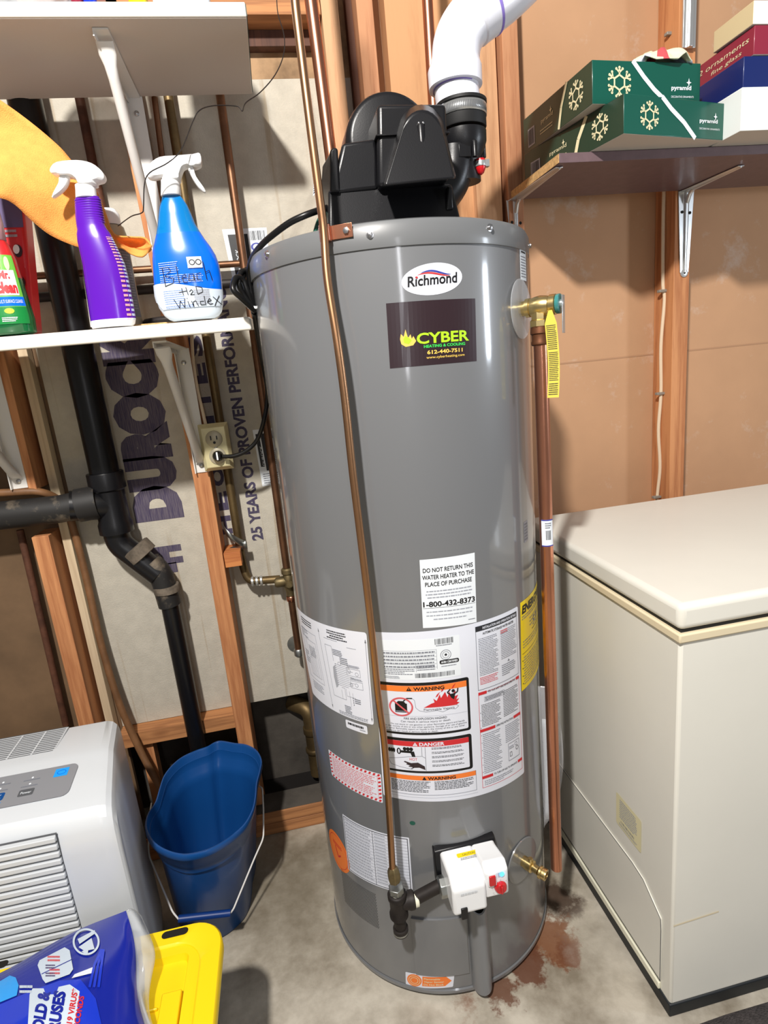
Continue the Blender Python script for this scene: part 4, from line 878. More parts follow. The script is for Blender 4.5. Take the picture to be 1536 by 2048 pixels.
# blower on top
def pp(px, y): return [PY(a, b_, y) for a, b_ in px]
def extr(px, y0, y1): return MB().prism(pp(px, y0), (0,y1-y0,0))
b = MB(); zc = CH+.003
bl0, br0 = PY(664,445,1.075), PY(908,430,1.075)
ztb = PY(790,372,1.075).z
b.hexa([(bl0.x-.01,1.06,zc),(br0.x+.01,1.06,zc),(br0.x+.01,1.40,zc),(bl0.x-.01,1.40,zc),(bl0.x,1.075,ztb),(br0.x,1.075,ztb),(br0.x,1.38,ztb),(bl0.x,1.38,ztb)])
bw = b.build('blower_base', 'black_plastic', H, bevel=.005, seg=3)
cxp = PY(781,284,1.16); rad = (PY(781,284,1.16)-PY(781,182,1.16)).length
b = MB(); b.lathe((cxp.x,1.16,cxp.z), (0,1,0), [(rad-.012,-.010),(rad-.005,-.008),(rad-.001,.0),(rad,.006),(rad,.09),(rad-.01,.10)], 60); b.build('blower_scroll', 'black_plastic', H, angle=50)
fl = [(656,306),(672,292),(680,288),(757,276),(758,384),(664,394)]
extr([(662,388),(757,378),(752,276),(685,285)],1.07,1.20).build('blower_side_box', 'black_plastic', bw, bevel=.006, seg=3)
extr([(660,384),(680,384),(676,296),(668,293),(660,300)],1.065,1.24).build('blower_side_rib', 'black_plastic', bw, bevel=.006, seg=3)
b = MB(); P1, P2, P3, P4 = PY(662,386,1.08), PY(662,300,1.08), PY(644,340,1.2), PY(644,400,1.2)
b.hexa([P1,P1+Vector((.01,.1,0)),PY(650,400,1.26)+Vector((.02,0,0)),PY(641,395,1.26), P2,P2+Vector((.01,.1,0)),PY(652,320,1.26)+Vector((.02,0,0)),PY(645,330,1.26)]); b.build('blower_flank', 'black_plastic', bw, bevel=.004)
extr([(757,374),(900,360),(893,206),(755,207)],1.055,1.25).build('motor_box', 'black_plastic', H, bevel=.007, seg=3)
extr([(752,272),(900,266),(900,262),(752,268)],1.05,1.22).build('motor_box_lip', 'black_plastic', bw, bevel=.0015)
# arched cowl
top = [(843+44*math.cos(a_), 258-50*math.sin(a_)) for a_ in [math.radians(10+16*k) for k in range(11)]]
outer = [(911,357)]+top+[(768,372)]
back = pp([(843+(x-843)*1.03, 285+(y-285)*1.0) for x, y in outer], 1.056)
front = pp([(845+(x-843)*.90, 292+(y-285)*.93) for x, y in outer], 1.012)
for i in (0,-1): front[i] = pp([outer[i]],.985)[0]
b = MB(); b.loft([back, front], cap0=True, cap1=True); cw = b.build('motor_cowl', 'black_plastic', H, bevel=.004, seg=3, angle=25)
b = MB(); P = PY(843,262,1.005); b.lathe(P+Vector((0,.004,-.022)), (0,0,1), [(.0065,0),(.0065,.03),(.004,.034)], 14)
b.tube([P+Vector((-.008,.006,-.02)), P+Vector((-.008,-.004,-.072))], .0008, 6); b.tube([P+Vector((.009,.006,-.02)), P+Vector((.012,-.004,-.072))], .0008, 6); b.build('cowl_post', 'black_plastic', cw)
b = MB()
for dx in (-.003,.004): b.sphere(P+Vector((dx,.002,.012)), .0022, 6)
b.build('cowl_screw_tips', 'screw_steel', cw)
extr([(666,437),(905,424),(904,418),(666,430)],1.066,1.10).build('base_flange', 'black_plastic', bw, bevel=.002)
extr([(893,420),(908,418),(905,372),(895,372)],1.062,1.10).build('base_rib', 'black_plastic', bw, bevel=.003)
f = quad3(PY(642,392,1.13)+Vector((-.014,0,0)),PY(651,380,1.10)+Vector((-.012,0,0)),PY(652,360,1.10)+Vector((-.012,0,0)),PY(643,368,1.13)+Vector((-.014,0,0)),10,10,(-1,-.3,0)); d = Decal(); d.rect(0,0,10,10,'sticker_paper',0); d.fine(1,1,9,9,4,'ink',1); d.build('blower_sticker', f, bw)
# outlet elbow of the scroll
b = MB(); ec = pp([(880,392),(899,366),(908,335),(909,300)],1.19)
R = []
for c, r_ in zip(spline(ec,5), [.035+.006*math.sin(i/3) for i in range(40)]): R.append(c)
b.tube(R, .037, 24); b.build('blower_outlet', 'black_plastic', H)
oc = PY(925,262,1.19); b = MB(); b.lathe(Vector((oc.x,1.19,oc.z-.035)), (0,0,1), [(.030,-.055),(.030,-.02),(.040,0),(.044,.012),(.0445,.03)], 32); b.lathe(Vector((oc.x+.036,1.185,oc.z+.02)), (0,0,-1), [(.006,0),(.0065,.01),(.0065,.068),(.005,.07)], 14)
oe = b.build('outlet_boot', 'black_plastic', H)
b = MB(); P = PY(949,290,1.15); b.lathe(P, (0,0,1), [(.005,-.02),(.005,.006),(.003,.009)], 12); b.box((P.x-.03,P.y+.002,P.z-.018),(P.x-.006,P.y+.02,P.z+.004)); b.build('boot_lug', 'black_plastic', oe, bevel=.001)
P = PY(961,330,1.165); b = MB(); b.lathe(P+Vector((0,0,.010)), (0,0,-1), [(.0085,0),(.0095,.004),(.0095,.016),(.006,.024),(.002,.027)], 16); b.build('red_cap', 'red_cap', oe)
b = MB(); b.lathe(P+Vector((0,0,.006)), (0,0,-1), [(.0105,0),(.0108,.001),(.0108,.008),(.0105,.009)], 16); b.box((P.x+.008,P.y-.006,P.z-.004),(P.x+.016,P.y+.004,P.z+.008)); b.build('cap_clamp', 'steel', oe)
# ------------------------------------------------------------------ rubber coupling + PVC vent
t = thing('vent_pipe', (oc.x,1.19,oc.z), 'thick white plastic vent pipe with purple primer marks, curving up and right from the blower', 'pipe')
b = MB(); c0 = PY(926,234,1.19); Vx = Vector((oc.x,1.19,0))
zA = PY(926,262,1.19).z; zB = PY(924,208,1.19).z
b.lathe(Vector((oc.x,1.19,zA)), UPV, [(.0445,0),(.0455,.002),(.0455,zB-zA-.006),(.048,zB-zA-.005),(.048,zB-zA),(.044,zB-zA+.001)], 40); b.build('rubber_coupling', 'black_rubber', t)
cz = PY(926,228,1.19).z; b = MB(); b.lathe(Vector((oc.x,1.19,cz-.009)), UPV, [(.0463,0),(.0463,.018)], 44, caps=False); cb = b.build('hose_clamp', 'steel', t, solid=.0012)
b = MB()
for k in range(46):
    a_ = math.radians(180+k*4); 
    p = Vector((oc.x+.0472*math.cos(a_),1.19+.0472*math.sin(a_),cz)); q_ = Vector((-math.sin(a_),math.cos(a_),0))*.0008; b.add([p-q_-Vector((0,0,.006)),p+q_-Vector((0,0,.006)),p+q_+Vector((0,0,.006)),p-q_+Vector((0,0,.006))],[(0,1,2,3)])
b.build('clamp_slots', 'slot_dark', cb)
pz = PY(911,150,1.19).z; pcx = oc.x
p0x = PY(912,190,1.19).x
b = MB(); path = [Vector((oc.x-.004,1.19,zB-.012)), PY(910,165,1.19)]
b.tube([path[0], path[1]+Vector((0,0,.01))], .0415, 40); b.build('riser_pipe', 'pvc_white', t)
b = MB(); e0 = PY(911,172,1.19); b.lathe(e0+Vector((0,0,-.0)), UPV, [(.0421,-.006),(.0423,.004)], 40, caps=False); b.build('primer_band', 'pvc_purple', t)
b = MB(); el = spline([PY(911,168,1.19), PY(911,120,1.19), PY(917,80,1.19), PY(938,44,1.19), PY(975,14,1.19)], 8)
rs = [.0475]*10+[.046]*(len(el)-10); rs[0] = .046; 
for i in range(len(el)): rs[i] = .0475 if i < 7 else (.0445 if i < len(el)-8 else .0475)
rs[7] = .046
b.tube(el, rs, 40); lel = b.build('lower_elbow', 'pvc_white', t)
b = MB(); b.lathe(e0+Vector((0,0,-.004)), UPV, [(.043,0),(.0498,.001),(.0502,.03),(.0475,.036)], 40); b.build('socket_ring', 'pvc_white', lel)
b = MB(); d0 = (el[-1]-el[-3]).normalized(); b.lathe(el[-1]-d0*.003, d0, [(.0482,0),(.0484,.002),(.0482,.005)], 40); b.build('joint_primer', 'pvc_purple', t)
b = MB(); el2 = spline([el[-1], PY(1015,-18,1.195), PY(1075,-75,1.21), PY(1180,-170,1.24)], 8); b.tube(el2, .046, 40); b.build('upper_elbow', 'pvc_white', t)
# ------------------------------------------------------------------ gas line
t = thing('gas_line', PY(800,1860,.94), 'slim copper gas tube running down the heater front to a black iron tee', 'gas pipe')
g0_ = PY(585,-60,.985); gp = [g0_+Vector((-.03,.0,.42)), g0_+Vector((-.012,0,.2)), g0_, PY(592,20,.985), PY(618,230,.98), PY(640,400,.978), PY(648,465,.977), PY(655,560,.968), PY(674,680,.955), PY(690,800,.952), PY(706,950,.95), PY(722,1080,.95), PY(741,1240,.95), PY(757,1400,.95), PY(768,1480,.95), PY(777,1600,.945), PY(785,1738,.94)]
MB().tube(spline(gp,6), .0066, 16).build('copper_tube', 'copper_gold', t)
g1 = PY(788,1752,.94); ax_ = (PY(803,1862,.94)-PY(787,1740,.94)); ax_ = Vector((0,0,-1))
b = MB(); b.lathe(g1+Vector((0,0,.022)), ax_, [(.0072,0),(.011,.006),(.0135,.014),(.0135,.026),(.011,.036)], 6); b.build('flare_nut', 'brass_dull', t, bevel=.001)
b = MB(); g2 = PY(793,1782,.94); b.lathe(g2+Vector((0,0,.012)), ax_, [(.010,0),(.016,.001),(.016,.014),(.011,.016),(.0115,.02)], 6); b.build('hex_adapter', 'galvanized', t, bevel=.001)
b = MB(); b.lathe(g2+Vector((0,0,-.001)), ax_, [(.0125,0),(.013,.004)], 20); b.build('thread_tape', 'tape_white', t)
g3 = PY(800,1815,.94); gx = g2.x
b = MB(); b.lathe(Vector((gx,.94,g2.z-.004)), ax_, [(.017,0),(.019,.002),(.019,.012),(.0165,.016),(.0165,.044),(.019,.048),(.019,.056),(.015,.058)], 24)
zi2 = g2.z-.030; b.lathe((gx+.008,.94,zi2), (1,0,0), [(.015,0),(.0165,.012),(.0185,.016),(.0185,.024),(.016,.026)], 24); b.build('iron_tee', 'iron_black', t, angle=50)
b = MB(); b.lathe(Vector((gx,.94,g2.z-.060)), ax_, [(.0125,0),(.0125,.036)], 20); b.build('drip_nipple', 'iron_black', t)
b = MB(); b.lathe(Vector((gx,.94,g2.z-.090)), ax_, [(.0125,0),(.0155,.001),(.0155,.014),(.012,.017)], 22); b.build('drip_cap', 'iron_black', t)
b = MB(); b.lathe(Vector((gx,.94,g2.z-.098)), ax_, [(.0158,0),(.016,.0015),(.0155,.004)], 26); b.build('white_ring', 'galvanized', t)
xa_ = gx+.034; xb_ = x0-.006
b = MB(); b.tube([(xa_,.94,zi2), (xb_,.935,zi)], .0125, 20); b.build('iron_nipple', 'iron_black', t)
for xx in (xa_, xb_-.006):
    b = MB(); zz = zi2+(zi-zi2)*(xx-xa_)/(xb_-xa_); b.lathe((xx,.938,zz), (1,0,0), [(.0135,0),(.014,.001),(.0137,.007),(.0125,.008)], 20); b.build('thread_tape', 'tape_white', t)
# ------------------------------------------------------------------ discharge pipe
t = thing('discharge_pipe', (pc.x,pc.y,.21), 'thick copper discharge pipe hanging from the brass relief valve on the right', 'pipe')
b = MB(); b.lathe(Vector((pc.x,pc.y,zr-.034)), (0,0,-1), [(.0165,0),(.0168,.004),(.0175,.008),(.0178,.012),(.0155,.014),(.0152,.024),(.0165,.027),(.0165,.031),(.0145,.033)], 24); b.build('male_adapter', 'copper_dark', t)
MB().lathe((pc.x,pc.y,.212), UPV, [(.0118,.003),(.0127,0),(.0127,zr-.06-.212)], 28).build('straight_pipe', 'copper_new', t)
uu = PY(1085,1068,pc.y-.012).z
def lm(x, y, o): a_ = math.radians(-55+x*110)+math.radians(-12); return Vector((pc.x+(.0128+o)*math.sin(a_), pc.y-(.0128+o)*math.cos(a_), uu-.027+.054*y))
d = Decal(); d.rect(0,0,1,1,'sticker_paper',0); d.rect(0,0,1,.04,'print_blue',1); d.rect(0,.96,1,1,'print_blue',1); d.bars(.35,.25,.75,.6,9,'ink',1); d.fine(.3,.66,.8,.9,3,'ink_grey',1); d.build('bar_code_label', lm, t, step=.08, label='white bar code label with blue ends')
# ------------------------------------------------------------------ power cord
zz = CH
cp_ = [PY(668,412,1.12), PY(640,420,1.10), PY(612,430,1.09), PY(580,445,1.10), PY(548,468,1.12), PY(523,490,1.15), PY(505,515,1.19), PY(498,545,1.215), PY(501,580,1.225), PY(506,612,1.225), PY(508,628,1.225)]
t = thing('power_cord', PY(500,620,1.22), 'black power cord looping over the heater top left and bundled in a coil', 'cord')
MB().tube(spline(cp_,7), .0055, 12).build('cord_run', 'cord_black', t)
for k, (ax2, ay, w_) in enumerate(((472,560,1.20),(483,548,1.22),(491,545,1.235))):
    pt = [PY(510,622,1.215+.003*k), PY((ax2+498)/2-4,(ay+610)/2+10,w_-.01), PY(ax2-6,ay+18,w_-.015), PY(ax2,ay-4,w_), PY(ax2+14,ay,w_+.01), PY((ax2+520)/2,(ay+612)/2,w_+.012), PY(510,624,1.225+.003*k)]
    MB().tube(spline(pt,7), .0055, 12).build('coil_loop', 'cord_black', t)
MB().lathe(PY(509,619,1.22), Vector((.2,0,1)), [(.0125,0),(.0135,.001),(.0135,.004),(.0125,.005)], 16).build('white_tie', 'spray_white', t)
lowc = [PY(509,625,1.222), PY(514,660,1.30), PY(524,720,1.44), PY(535,785,1.50), PY(528,840,1.51), PY(514,880,1.53), PY(492,902,1.535), PY(468,912,1.54), PY(446,913,1.548)]
MB().tube(spline(lowc,7), .0055, 12).build('cord_tail', 'cord_black', t)
b = MB(); P = PY(436,912,1.56); b.lathe(P+Vector((0,.004,0)), (0,-1,0), [(.014,0),(.0145,.004),(.0125,.016),(.008,.022)], 14); b.build('plug', 'cord_black', t, bevel=.001)
b = MB(); b.box((P.x-.002,P.y-.021,P.z-.008),(P.x+.002,P.y-.017,P.z+.012)); b.build('plug_grip', 'spray_white', t)
tag(MB().tube(spline([PY(657,412,1.14),PY(638,440,1.12),PY(629,468,1.11)],5), .0035, 10).build('ground_wire', 'box_green'), 'short green wire beside the black cord at the heater top', 'wire')
# document pouch hanging at the right of the heater
def pouch(s, q, k=0): return PY(1062+ (14+22*q)*s*0 + 24*q*(1-q)*0 + [1066,1080,1090][0]*0 + (8+ (26-6*s)*s)*1.0 + (-10+20*(1-abs(2*s-1)))*q*1.0, 1380+300*s-30*q*(1-s), 1.035+.02*q+.01*k*0)
t = thing('document_pouch', PY(1085,1670,1.03), 'clear plastic pouch of papers hanging on the right side of the heater', 'pouch')
def pch(s, q):    # s down, q outward from the jacket
    z = PY(1075,1378,1.05).z*(1-s)+PY(1090,1680,1.05).z*s; a_ = math.radians(52+6*s); w_ = .06*math.sin(math.pi*min(1,.12+s*.9))**.6*(1 if s < .95 else .3)
    return cylP(a_+.02*q, z, CR+.004+q*w_*.8)
MB().grid(pch, 16, 4).build('plastic_sleeve', 'clear_plastic', t, solid=.001)
MB().grid(lambda s, q: pch(.22+s*.72, .08+q*.62)+Vector((.003,.002,0)), 12, 4).build('folded_papers', 'sticker_paper', t, solid=.002)
# ------------------------------------------------------------------ chest freezer
FX, FYY = PZ(1336,2033,0).x, PZ(1336,2033,0).y
FX += .004; bk = 1.45; xr_ = 1.72
zl1 = PY(1348,1211,FYY).z; zl0 = PY(1348,1263,FYY).z; zt1 = PY(1349,1270,FYY).z; zt0 = PY(1349,1288,FYY).z
t = thing('chest_freezer', ((FX+xr_)/2, 1.13, 0), 'large off-white chest freezer with worn corners, right of the heater', 'freezer')
MB().box((FX,FYY,.028),(xr_,bk,zt0+.004)).build('cabinet', 'appliance_cream', t, bevel=.006, seg=3)
MB().box((FX-.003,FYY-.003,0),(xr_,bk-.01,.032)).build('base', 'base_black', t, bevel=.003)
MB().box((FX-.005,FYY-.005,zt0),(xr_,bk+.001,zt1)).build('trim_band', 'appliance_trim', t, bevel=.003)
MB().box((FX+.003,FYY+.003,zt1),(xr_-.003,bk-.003,zl0)).build('lid_gasket', 'gasket_black', t)
MB().box((FX-.006,FYY-.006,zl0),(xr_,bk+.002,zl1)).build('lid', 'appliance_cream', t, bevel=.012, seg=5)
# service panel on the left side
def lx(px, py): p = PX(px, py, FX); return (p.y, p.z)
out = [lx(1113,1541), lx(1284,1746), lx(1303,1779), lx(1313,1808), lx(1313,1963), lx(1250,1880), lx(1113,1690)]
out = [(max(FYY+.012,y), z) for y, z in out]; y0 = bk-.03
zA_, zB_ = out[1][1], .06
po = [(y0,zB_),(y0,zA_+.0),(out[1][0]+.03,zA_),(out[1][0]-.01,zA_-.006),(FYY+.03,zA_-.045),(FYY+.028,zA_-.07),(FYY+.028,zB_)]
b = MB(); b.prism([(FX-.0035,y,z) for y, z in po], (.0035,0,0)); b.build('service_panel', 'appliance_cream', t, bevel=.0015)
d = Decal(); ln = [(y,z) for y, z in po[1:]]; d.line(ln, .0022, 'slot_dark', 1); d.line([(y0,zB_),(FYY+.028,zB_)], .003, 'slot_dark', 1)
d.build('panel_seam', lambda x, y, o: Vector((FX-.0036-o,x,y)), t)
MB().box((FX-.006,FYY+.03,.034),(FX,bk-.02,.052)).build('bottom_rail', 'tape_white', t, bevel=.002)
f = lambda px, py: PX(px, py, FX-.0)
q = [f(1234,1652),f(1284,1700),f(1283,1634),f(1233,1589)]; ya, yb = (q[0].y+q[3].y)/2, (q[1].y+q[2].y)/2; za, zb2 = (q[0].z+q[1].z)/2, (q[2].z+q[3].z)/2
d = Decal(); d.rrect(0,0,40,60,3,'print_cream',0); d.bars(8,10,30,14,18,'ink_grey',1); d.fine(6,18,34,54,9,'ink_light',1); d.fine(5,3,34,8,2,'ink_light',1)
d.build('rating_label', lambda x, y, o: Vector((FX-.001-o, ya+(yb-ya)*x/40, za+(zb2-za)*y/60)), t, label='faded cream rating label')
zs1 = PY(1345,1853,FYY).z
d = Decal(); d.poly([(0,0),(.1,.0),(.1,.003),(.0,.003)],'appliance_trim',1); d.build('stain_line', lambda x, y, o: Vector((FX+.002+x, FYY-.0006-o, zs1+y+x*.06)), t)
# rug in the corner
r0, r1 = PZ(1355,2060,0), PZ(1560,1990,0)
b = MB(); b.grid(lambda s, q: (FX-.05+1.2*s, .775-.7*q+.006*math.sin(9*s), .008), 8, 6); rg = b.build('rug', 'rug_dark', solid=.012); tag(rg, 'dark grey woven rug, a corner showing at the bottom right', 'rug')
# ------------------------------------------------------------------ right shelf
SZ = PY(1020,400,YF).z; SYF = PZ(1121,326,SZ).y; SXL = .5*(PY(1020,400,YF).x+PZ(1121,326,SZ).x); sth = PY(1120,306,SYF).z-SZ
t = thing('right_shelf', (1.2,1.46,SZ), 'dark laminate particle board shelf with raw left edge, on the right wall', 'shelf')
MB().box((SXL,SYF,SZ),(2.1,YF-.001,SZ+sth)).build('shelf_board', 'laminate_dark', t, bevel=.001)
MB().box((SXL-.0015,SYF+.001,SZ+.001),(SXL-.0002,YF-.002,SZ+sth-.001)).build('raw_edge', 'particle_tan', t)
def steel_bracket(x, zt, zb, yf, label):
    t = thing('shelf_bracket', (x,YF,zb), label, 'bracket', 'steel brackets on the right wall')
    def leg(a, bb, n, wa, wb):
        a, bb = Vector(a), Vector(bb); n = Vector(n); b = MB(); s = Vector((1,0,0)); R = []
        for k, tt in enumerate((0,.12,.5,1)):
            c = a+(bb-a)*tt; w = wa+(wb-wa)*tt; h = .008*(1-.25*tt)
            prof = [(-w,0),(-w,.0025),(-w*.36,.0025),(-w*.16,h),(w*.16,h),(w*.36,.0025),(w,.0025),(w,0)]
            R.append([c+s*p+n*q for p, q in prof])
        b.loft(R); return b
    leg((x,YF-.001,zt),(x,YF-.001,zb),(0,-1,0),.025,.014).build('wall_leg', 'steel', t, bevel=.0012)
    leg((x,YF-.002,zt),(x,yf,zt),(0,0,-1),.019,.009).build('shelf_leg', 'steel', t, bevel=.0012)
    b = MB(); b.tube([(x,YF-.030,zt-.004),(x,YF-.018,zt-.012),(x,YF-.008,zt-.032)], .0055, 12); b.build('corner_rib', 'steel', t)
    MB().lathe((x,YF-.001,zb), (0,-1,0), [(.012,0),(.012,.002),(.006,.004)], 20).build('foot_washer', 'steel', t)
    for dx, z in ((-.012,zt-.055),(.012,zt-.058),(0,zb)): MB().lathe((x+dx,YF-.0035,z), (0,-1,0), [(.004,0),(.004,.0016)], 12).build('screw_hole', 'hole_dark', t)
b2 = PY(1371,392,YF); steel_bracket(b2.x, SZ-.001, PY(1363,546,YF).z, PZ(1512,328,SZ).y, 'bright steel bracket under the dark shelf above the freezer')
steel_bracket(PY(1032,400,YF).x-.004, SZ-.001, SZ-.145, SYF+.02, 'steel bracket at the shelf left end, half behind the heater')
rx = PY(1378,80,1.59).x; rz0 = PY(1378,96,1.59).z
rl = MB(); rl.box((rx-.019,1.588,rz0),(rx-.006,1.594,2.55)); rl.box((rx+.006,1.588,rz0),(rx+.019,1.594,2.55)); rl.box((rx-.006,1.580,rz0),(rx+.006,1.594,2.55))
tag(rl.build('shelf_standard', 'steel', bevel=.0012), 'vertical steel shelf rail on the stud above the green boxes', 'rail')
# ------------------------------------------------------------------ boxes on the shelf
ST = SZ+sth+.0006
def gbox(name, label, cat, tl, bl, br, z0, m_front, m_side, m_bot, yback=1.575, group=None, dy=0, back=None):
    F0 = PZ(*bl, z0); y = F0.y+dy; x0 = (PY(*bl,y).x+PY(*tl,y).x)/2; x1 = PY(*br,y).x; z1 = PY(*tl,y).z
    dv = Vector((back[0]-x0, back[1]-y, 0)) if back else Vector((0,yback-y,0)); dn = dv.normalized(); fr = Vector((dn.y,-dn.x,0))
    W_ = (x1-x0)*abs(dn.y) if not back else back[2]
    A = Vector((x0,y,0)); B2_ = A+fr*W_; C2_ = B2_+dv; D2_ = A+dv
    t = thing(name, ((A.x+C2_.x)/2,(A.y+C2_.y)/2,z0), label, cat, group)
    b = MB(); b.hexa([Vector((p.x,p.y,z0)) for p in (A,B2_,C2_,D2_)]+[Vector((p.x,p.y,z1)) for p in (A,B2_,C2_,D2_)]); o = b.build('carton', [m_front,m_side,m_bot], t)
    for p in o.data.polygons: p.material_index = 2 if p.normal.z < -.5 else (1 if abs(p.normal.dot(fr)) > .7 else 0)
    md = o.modifiers.new('bevel','BEVEL'); md.width = .0015; md.segments = 2; md.limit_method = 'ANGLE'
    return t, A, B2_, C2_, D2_, z0, z1
def fface(T): t, A, B, C, D, z0, z1 = T; q = lambda p, z: Vector((p.x,p.y,z)); return quad3(q(A,z0),q(B,z0),q(B,z1),q(A,z1),(B-A).length*1000,(z1-z0)*1000,A-D)
def sface(T): t, A, B, C, D, z0, z1 = T; q = lambda p, z: Vector((p.x,p.y,z)); return quad3(q(D,z0),q(A,z0),q(A,z1),q(D,z1),(D-A).length*1000,(z1-z0)*1000,A-B)
def flake(d, cx, cy, r, m, l=2):
    r = r*.86; r0_ = r
    hexp = [(cx+r*.48*math.cos(math.radians(30+60*k)), cy+r*.48*math.sin(math.radians(30+60*k))) for k in range(7)]
    d.line(hexp, r*.12, m, l)
    for k in range(6):
        r = r0_; a_ = math.radians(30+60*k); u = (math.cos(a_), math.sin(a_)); p = (-u[1], u[0])
        d.line([(cx+u[0]*r*.48, cy+u[1]*r*.48),(cx+u[0]*r*.92, cy+u[1]*r*.92)], r*.13, m, l)
        d.ell(cx+u[0]*r*.94, cy+u[1]*r*.94, r*.10, r*.10, m, l, 10)
        for s_ in (-1,1):
            e = (cx+u[0]*r*.86+p[0]*s_*r*.26, cy+u[1]*r*.86+p[1]*s_*r*.26)
            d.line([(cx+u[0]*r*.62, cy+u[1]*r*.62), e], r*.11, m, l); d.ell(e[0],e[1],r*.095,r*.095,m,l,10)
def star(d, cx, cy, r, m, l=3): d.poly([(cx,cy+r),(cx+r*.2,cy+r*.2),(cx+r*.75,cy),(cx+r*.2,cy-r*.2),(cx,cy-r),(cx-r*.2,cy-r*.2),(cx-r*.75,cy),(cx-r*.2,cy+r*.2)], m, l)
def green_art(T, flx, band, tx, ty, side=True):
    t = T[0]; W = (T[2]-T[1]).length*1000; Hh = (T[6]-T[5])*1000
    f = fface(T); d = Decal()
    flake(d, W*flx, Hh*.5, Hh*.42, 'print_cream'); d.line([(W*a,Hh*b_) for a, b_ in band], W*.034, 'sticker_paper', 2)
    d.text('pyramid', W*tx, Hh*ty, Hh*.10, 'sticker_paper', 2, w=W*.19, bold=.03); star(d, W*(tx+.165), Hh*(ty+.17), Hh*.11, 'sticker_paper')
    d.text('DECORATIVE ORNAMENTS', W*tx, Hh*(ty-.19), Hh*.05, 'sticker_paper', 2, w=W*.215); d.build('front_print', f, t)
    L = (T[4]-T[1]).length*1000; f = sface(T); d = Decal()
    flake(d, L*.80, Hh*.5, Hh*.40, 'print_cream'); d.build('snowflake_print', f, t); d = Decal(); d.line([(L*.56,0),(L*.60,Hh*.5),(L*.68,Hh)], L*.03, 'print_cream', 2); d.build('side_print', f, t); d = Decal()
    d.text('pyramid', L*.30, Hh*.5, Hh*.12, 'print_cream', 2, w=L*.18); star(d, L*.30+L*.15, Hh*.66, Hh*.1, 'print_cream'); d.fine(L*.28,Hh*.2,L*.48,Hh*.36,2,'print_cream',2,.3)
    d.build('brand_print', f, t); d = Decal(); d.rect(L*.08,Hh*.12,L*.19,Hh*.62,'ink_light',1); d.bars(L*.09,Hh*.16,L*.18,Hh*.58,12,'ink',2); d.build('bar_code_label', f, t)
T1 = gbox('ornament_box', 'lower dark green ornament box with gold snowflake and white ribbon stripe', 'box', (1247,186), (1248,267), (1458,272), ST, 'box_green', 'box_green_dark', 'box_grey', back=(.708,1.56,.290))
green_art(T1, .24, ((.36,1),(.45,.72),(.58,.4),(.70,0)), .74, .44)
T2 = gbox('ornament_box', 'upper green ornament box, stacked on the other and topped with a cloth', 'box', (1186,119), (1183,208), (1421,185), T1[6]+.001, 'box_green', 'box_green_dark', 'box_grey', back=(.714,1.572,.272))
green_art(T2, .24, ((.36,1.0),(.46,.65),(.56,.35),(.70,.02)), .72, .36)
T3 = gbox('white_box', 'plain white box on the shelf at the right edge, under the navy box', 'box', (1485,174), (1481,262), (1700,262), ST, 'box_white', 'box_white', 'box_grey')
T4 = gbox('ornament_box', 'navy blue box in the stack at the right edge', 'box', (1487,112), (1487,177), (1700,170), T3[6]+.001, 'box_navy', 'box_navy', 'box_grey')
T5 = gbox('ornament_box', 'maroon ornament box stacked on the navy one', 'box', (1507,50), (1510,109), (1700,100), T4[6]+.001, 'box_maroon', 'box_maroon', 'box_grey')
t = T5[0]; L = (T5[4]-T5[1]).length*1000; Hh = (T5[6]-T5[5])*1000; f = sface(T5); d = Decal()
d.text('12 ornaments', L*.46, Hh*.55, Hh*.2, 'print_cream', 2, w=L*.5, shear=.2); d.text('fine glass', L*.62, Hh*.28, Hh*.15, 'print_cream', 2, w=L*.28, shear=.2); d.build('side_print', f, t)
T6 = gbox('white_box', 'small white carton topmost of the right edge stack', 'box', (1507,0), (1507,48), (1700,40), T5[6]+.001, 'box_white', 'box_beige', 'box_grey', yback=1.36)
# crumpled cloth on the top box
z1 = T2[6]; y = T2[1].y
cA = PZ(1340,112,z1); 
def clf(s, q):
    a_ = 2*math.pi*s; r = q; R = .085*(1+.18*math.sin(3*a_+1)+.12*math.sin(5*a_))
    return Vector((cA.x+.018+R*1.0*r*math.cos(a_)-.0, y+.055+.055*r*math.sin(a_), z1+.001+max(0,(.034*(1-r**2.2)+.009*math.sin(7*a_+4*r)*r+.008*math.cos(11*a_)*r*(1-r*.4)))))
b = MB(); b.grid(clf, 48, 14); cl = b.build('crumpled_cloth', ['cloth_light','print_red_soft','sticker_white'], solid=.002, angle=180)
for p in cl.data.polygons:
    c = p.center
    if abs(c.x+.018-(c.y)*.2) < .011: p.material_index = 1
    elif c.x > .035 or c.x < -.06: p.material_index = 2
tag(cl, 'crumpled pale cloth with a red stripe on top of the upper green box', 'cloth')
# ------------------------------------------------------------------ spray bottles
def ringm(c, rx, ry, n=36, e=2.0):
    out = []
    for k in range(n):
        a_ = 2*math.pi*k/n; ca, sa = math.cos(a_), math.sin(a_)
        out.append(Vector((c.x+rx*abs(ca)**(2/e)*(1 if ca >= 0 else -1), c.y+ry*abs(sa)**(2/e)*(1 if sa >= 0 else -1), c.z)))
    return out
def secs(rows, y, ratio, n=36, e=2.3):     # rows: (cx px, cy px, half width px[, ratio])
    R = []
    for r in rows:
        c = PY(r[0], r[1], y); w = (PY(r[0]+r[2], r[1], y)-PY(r[0]-r[2], r[1], y)).x/2; q = r[3] if len(r) > 3 else ratio
        R.append(ringm(c, w, w*q, n, e))
    return R
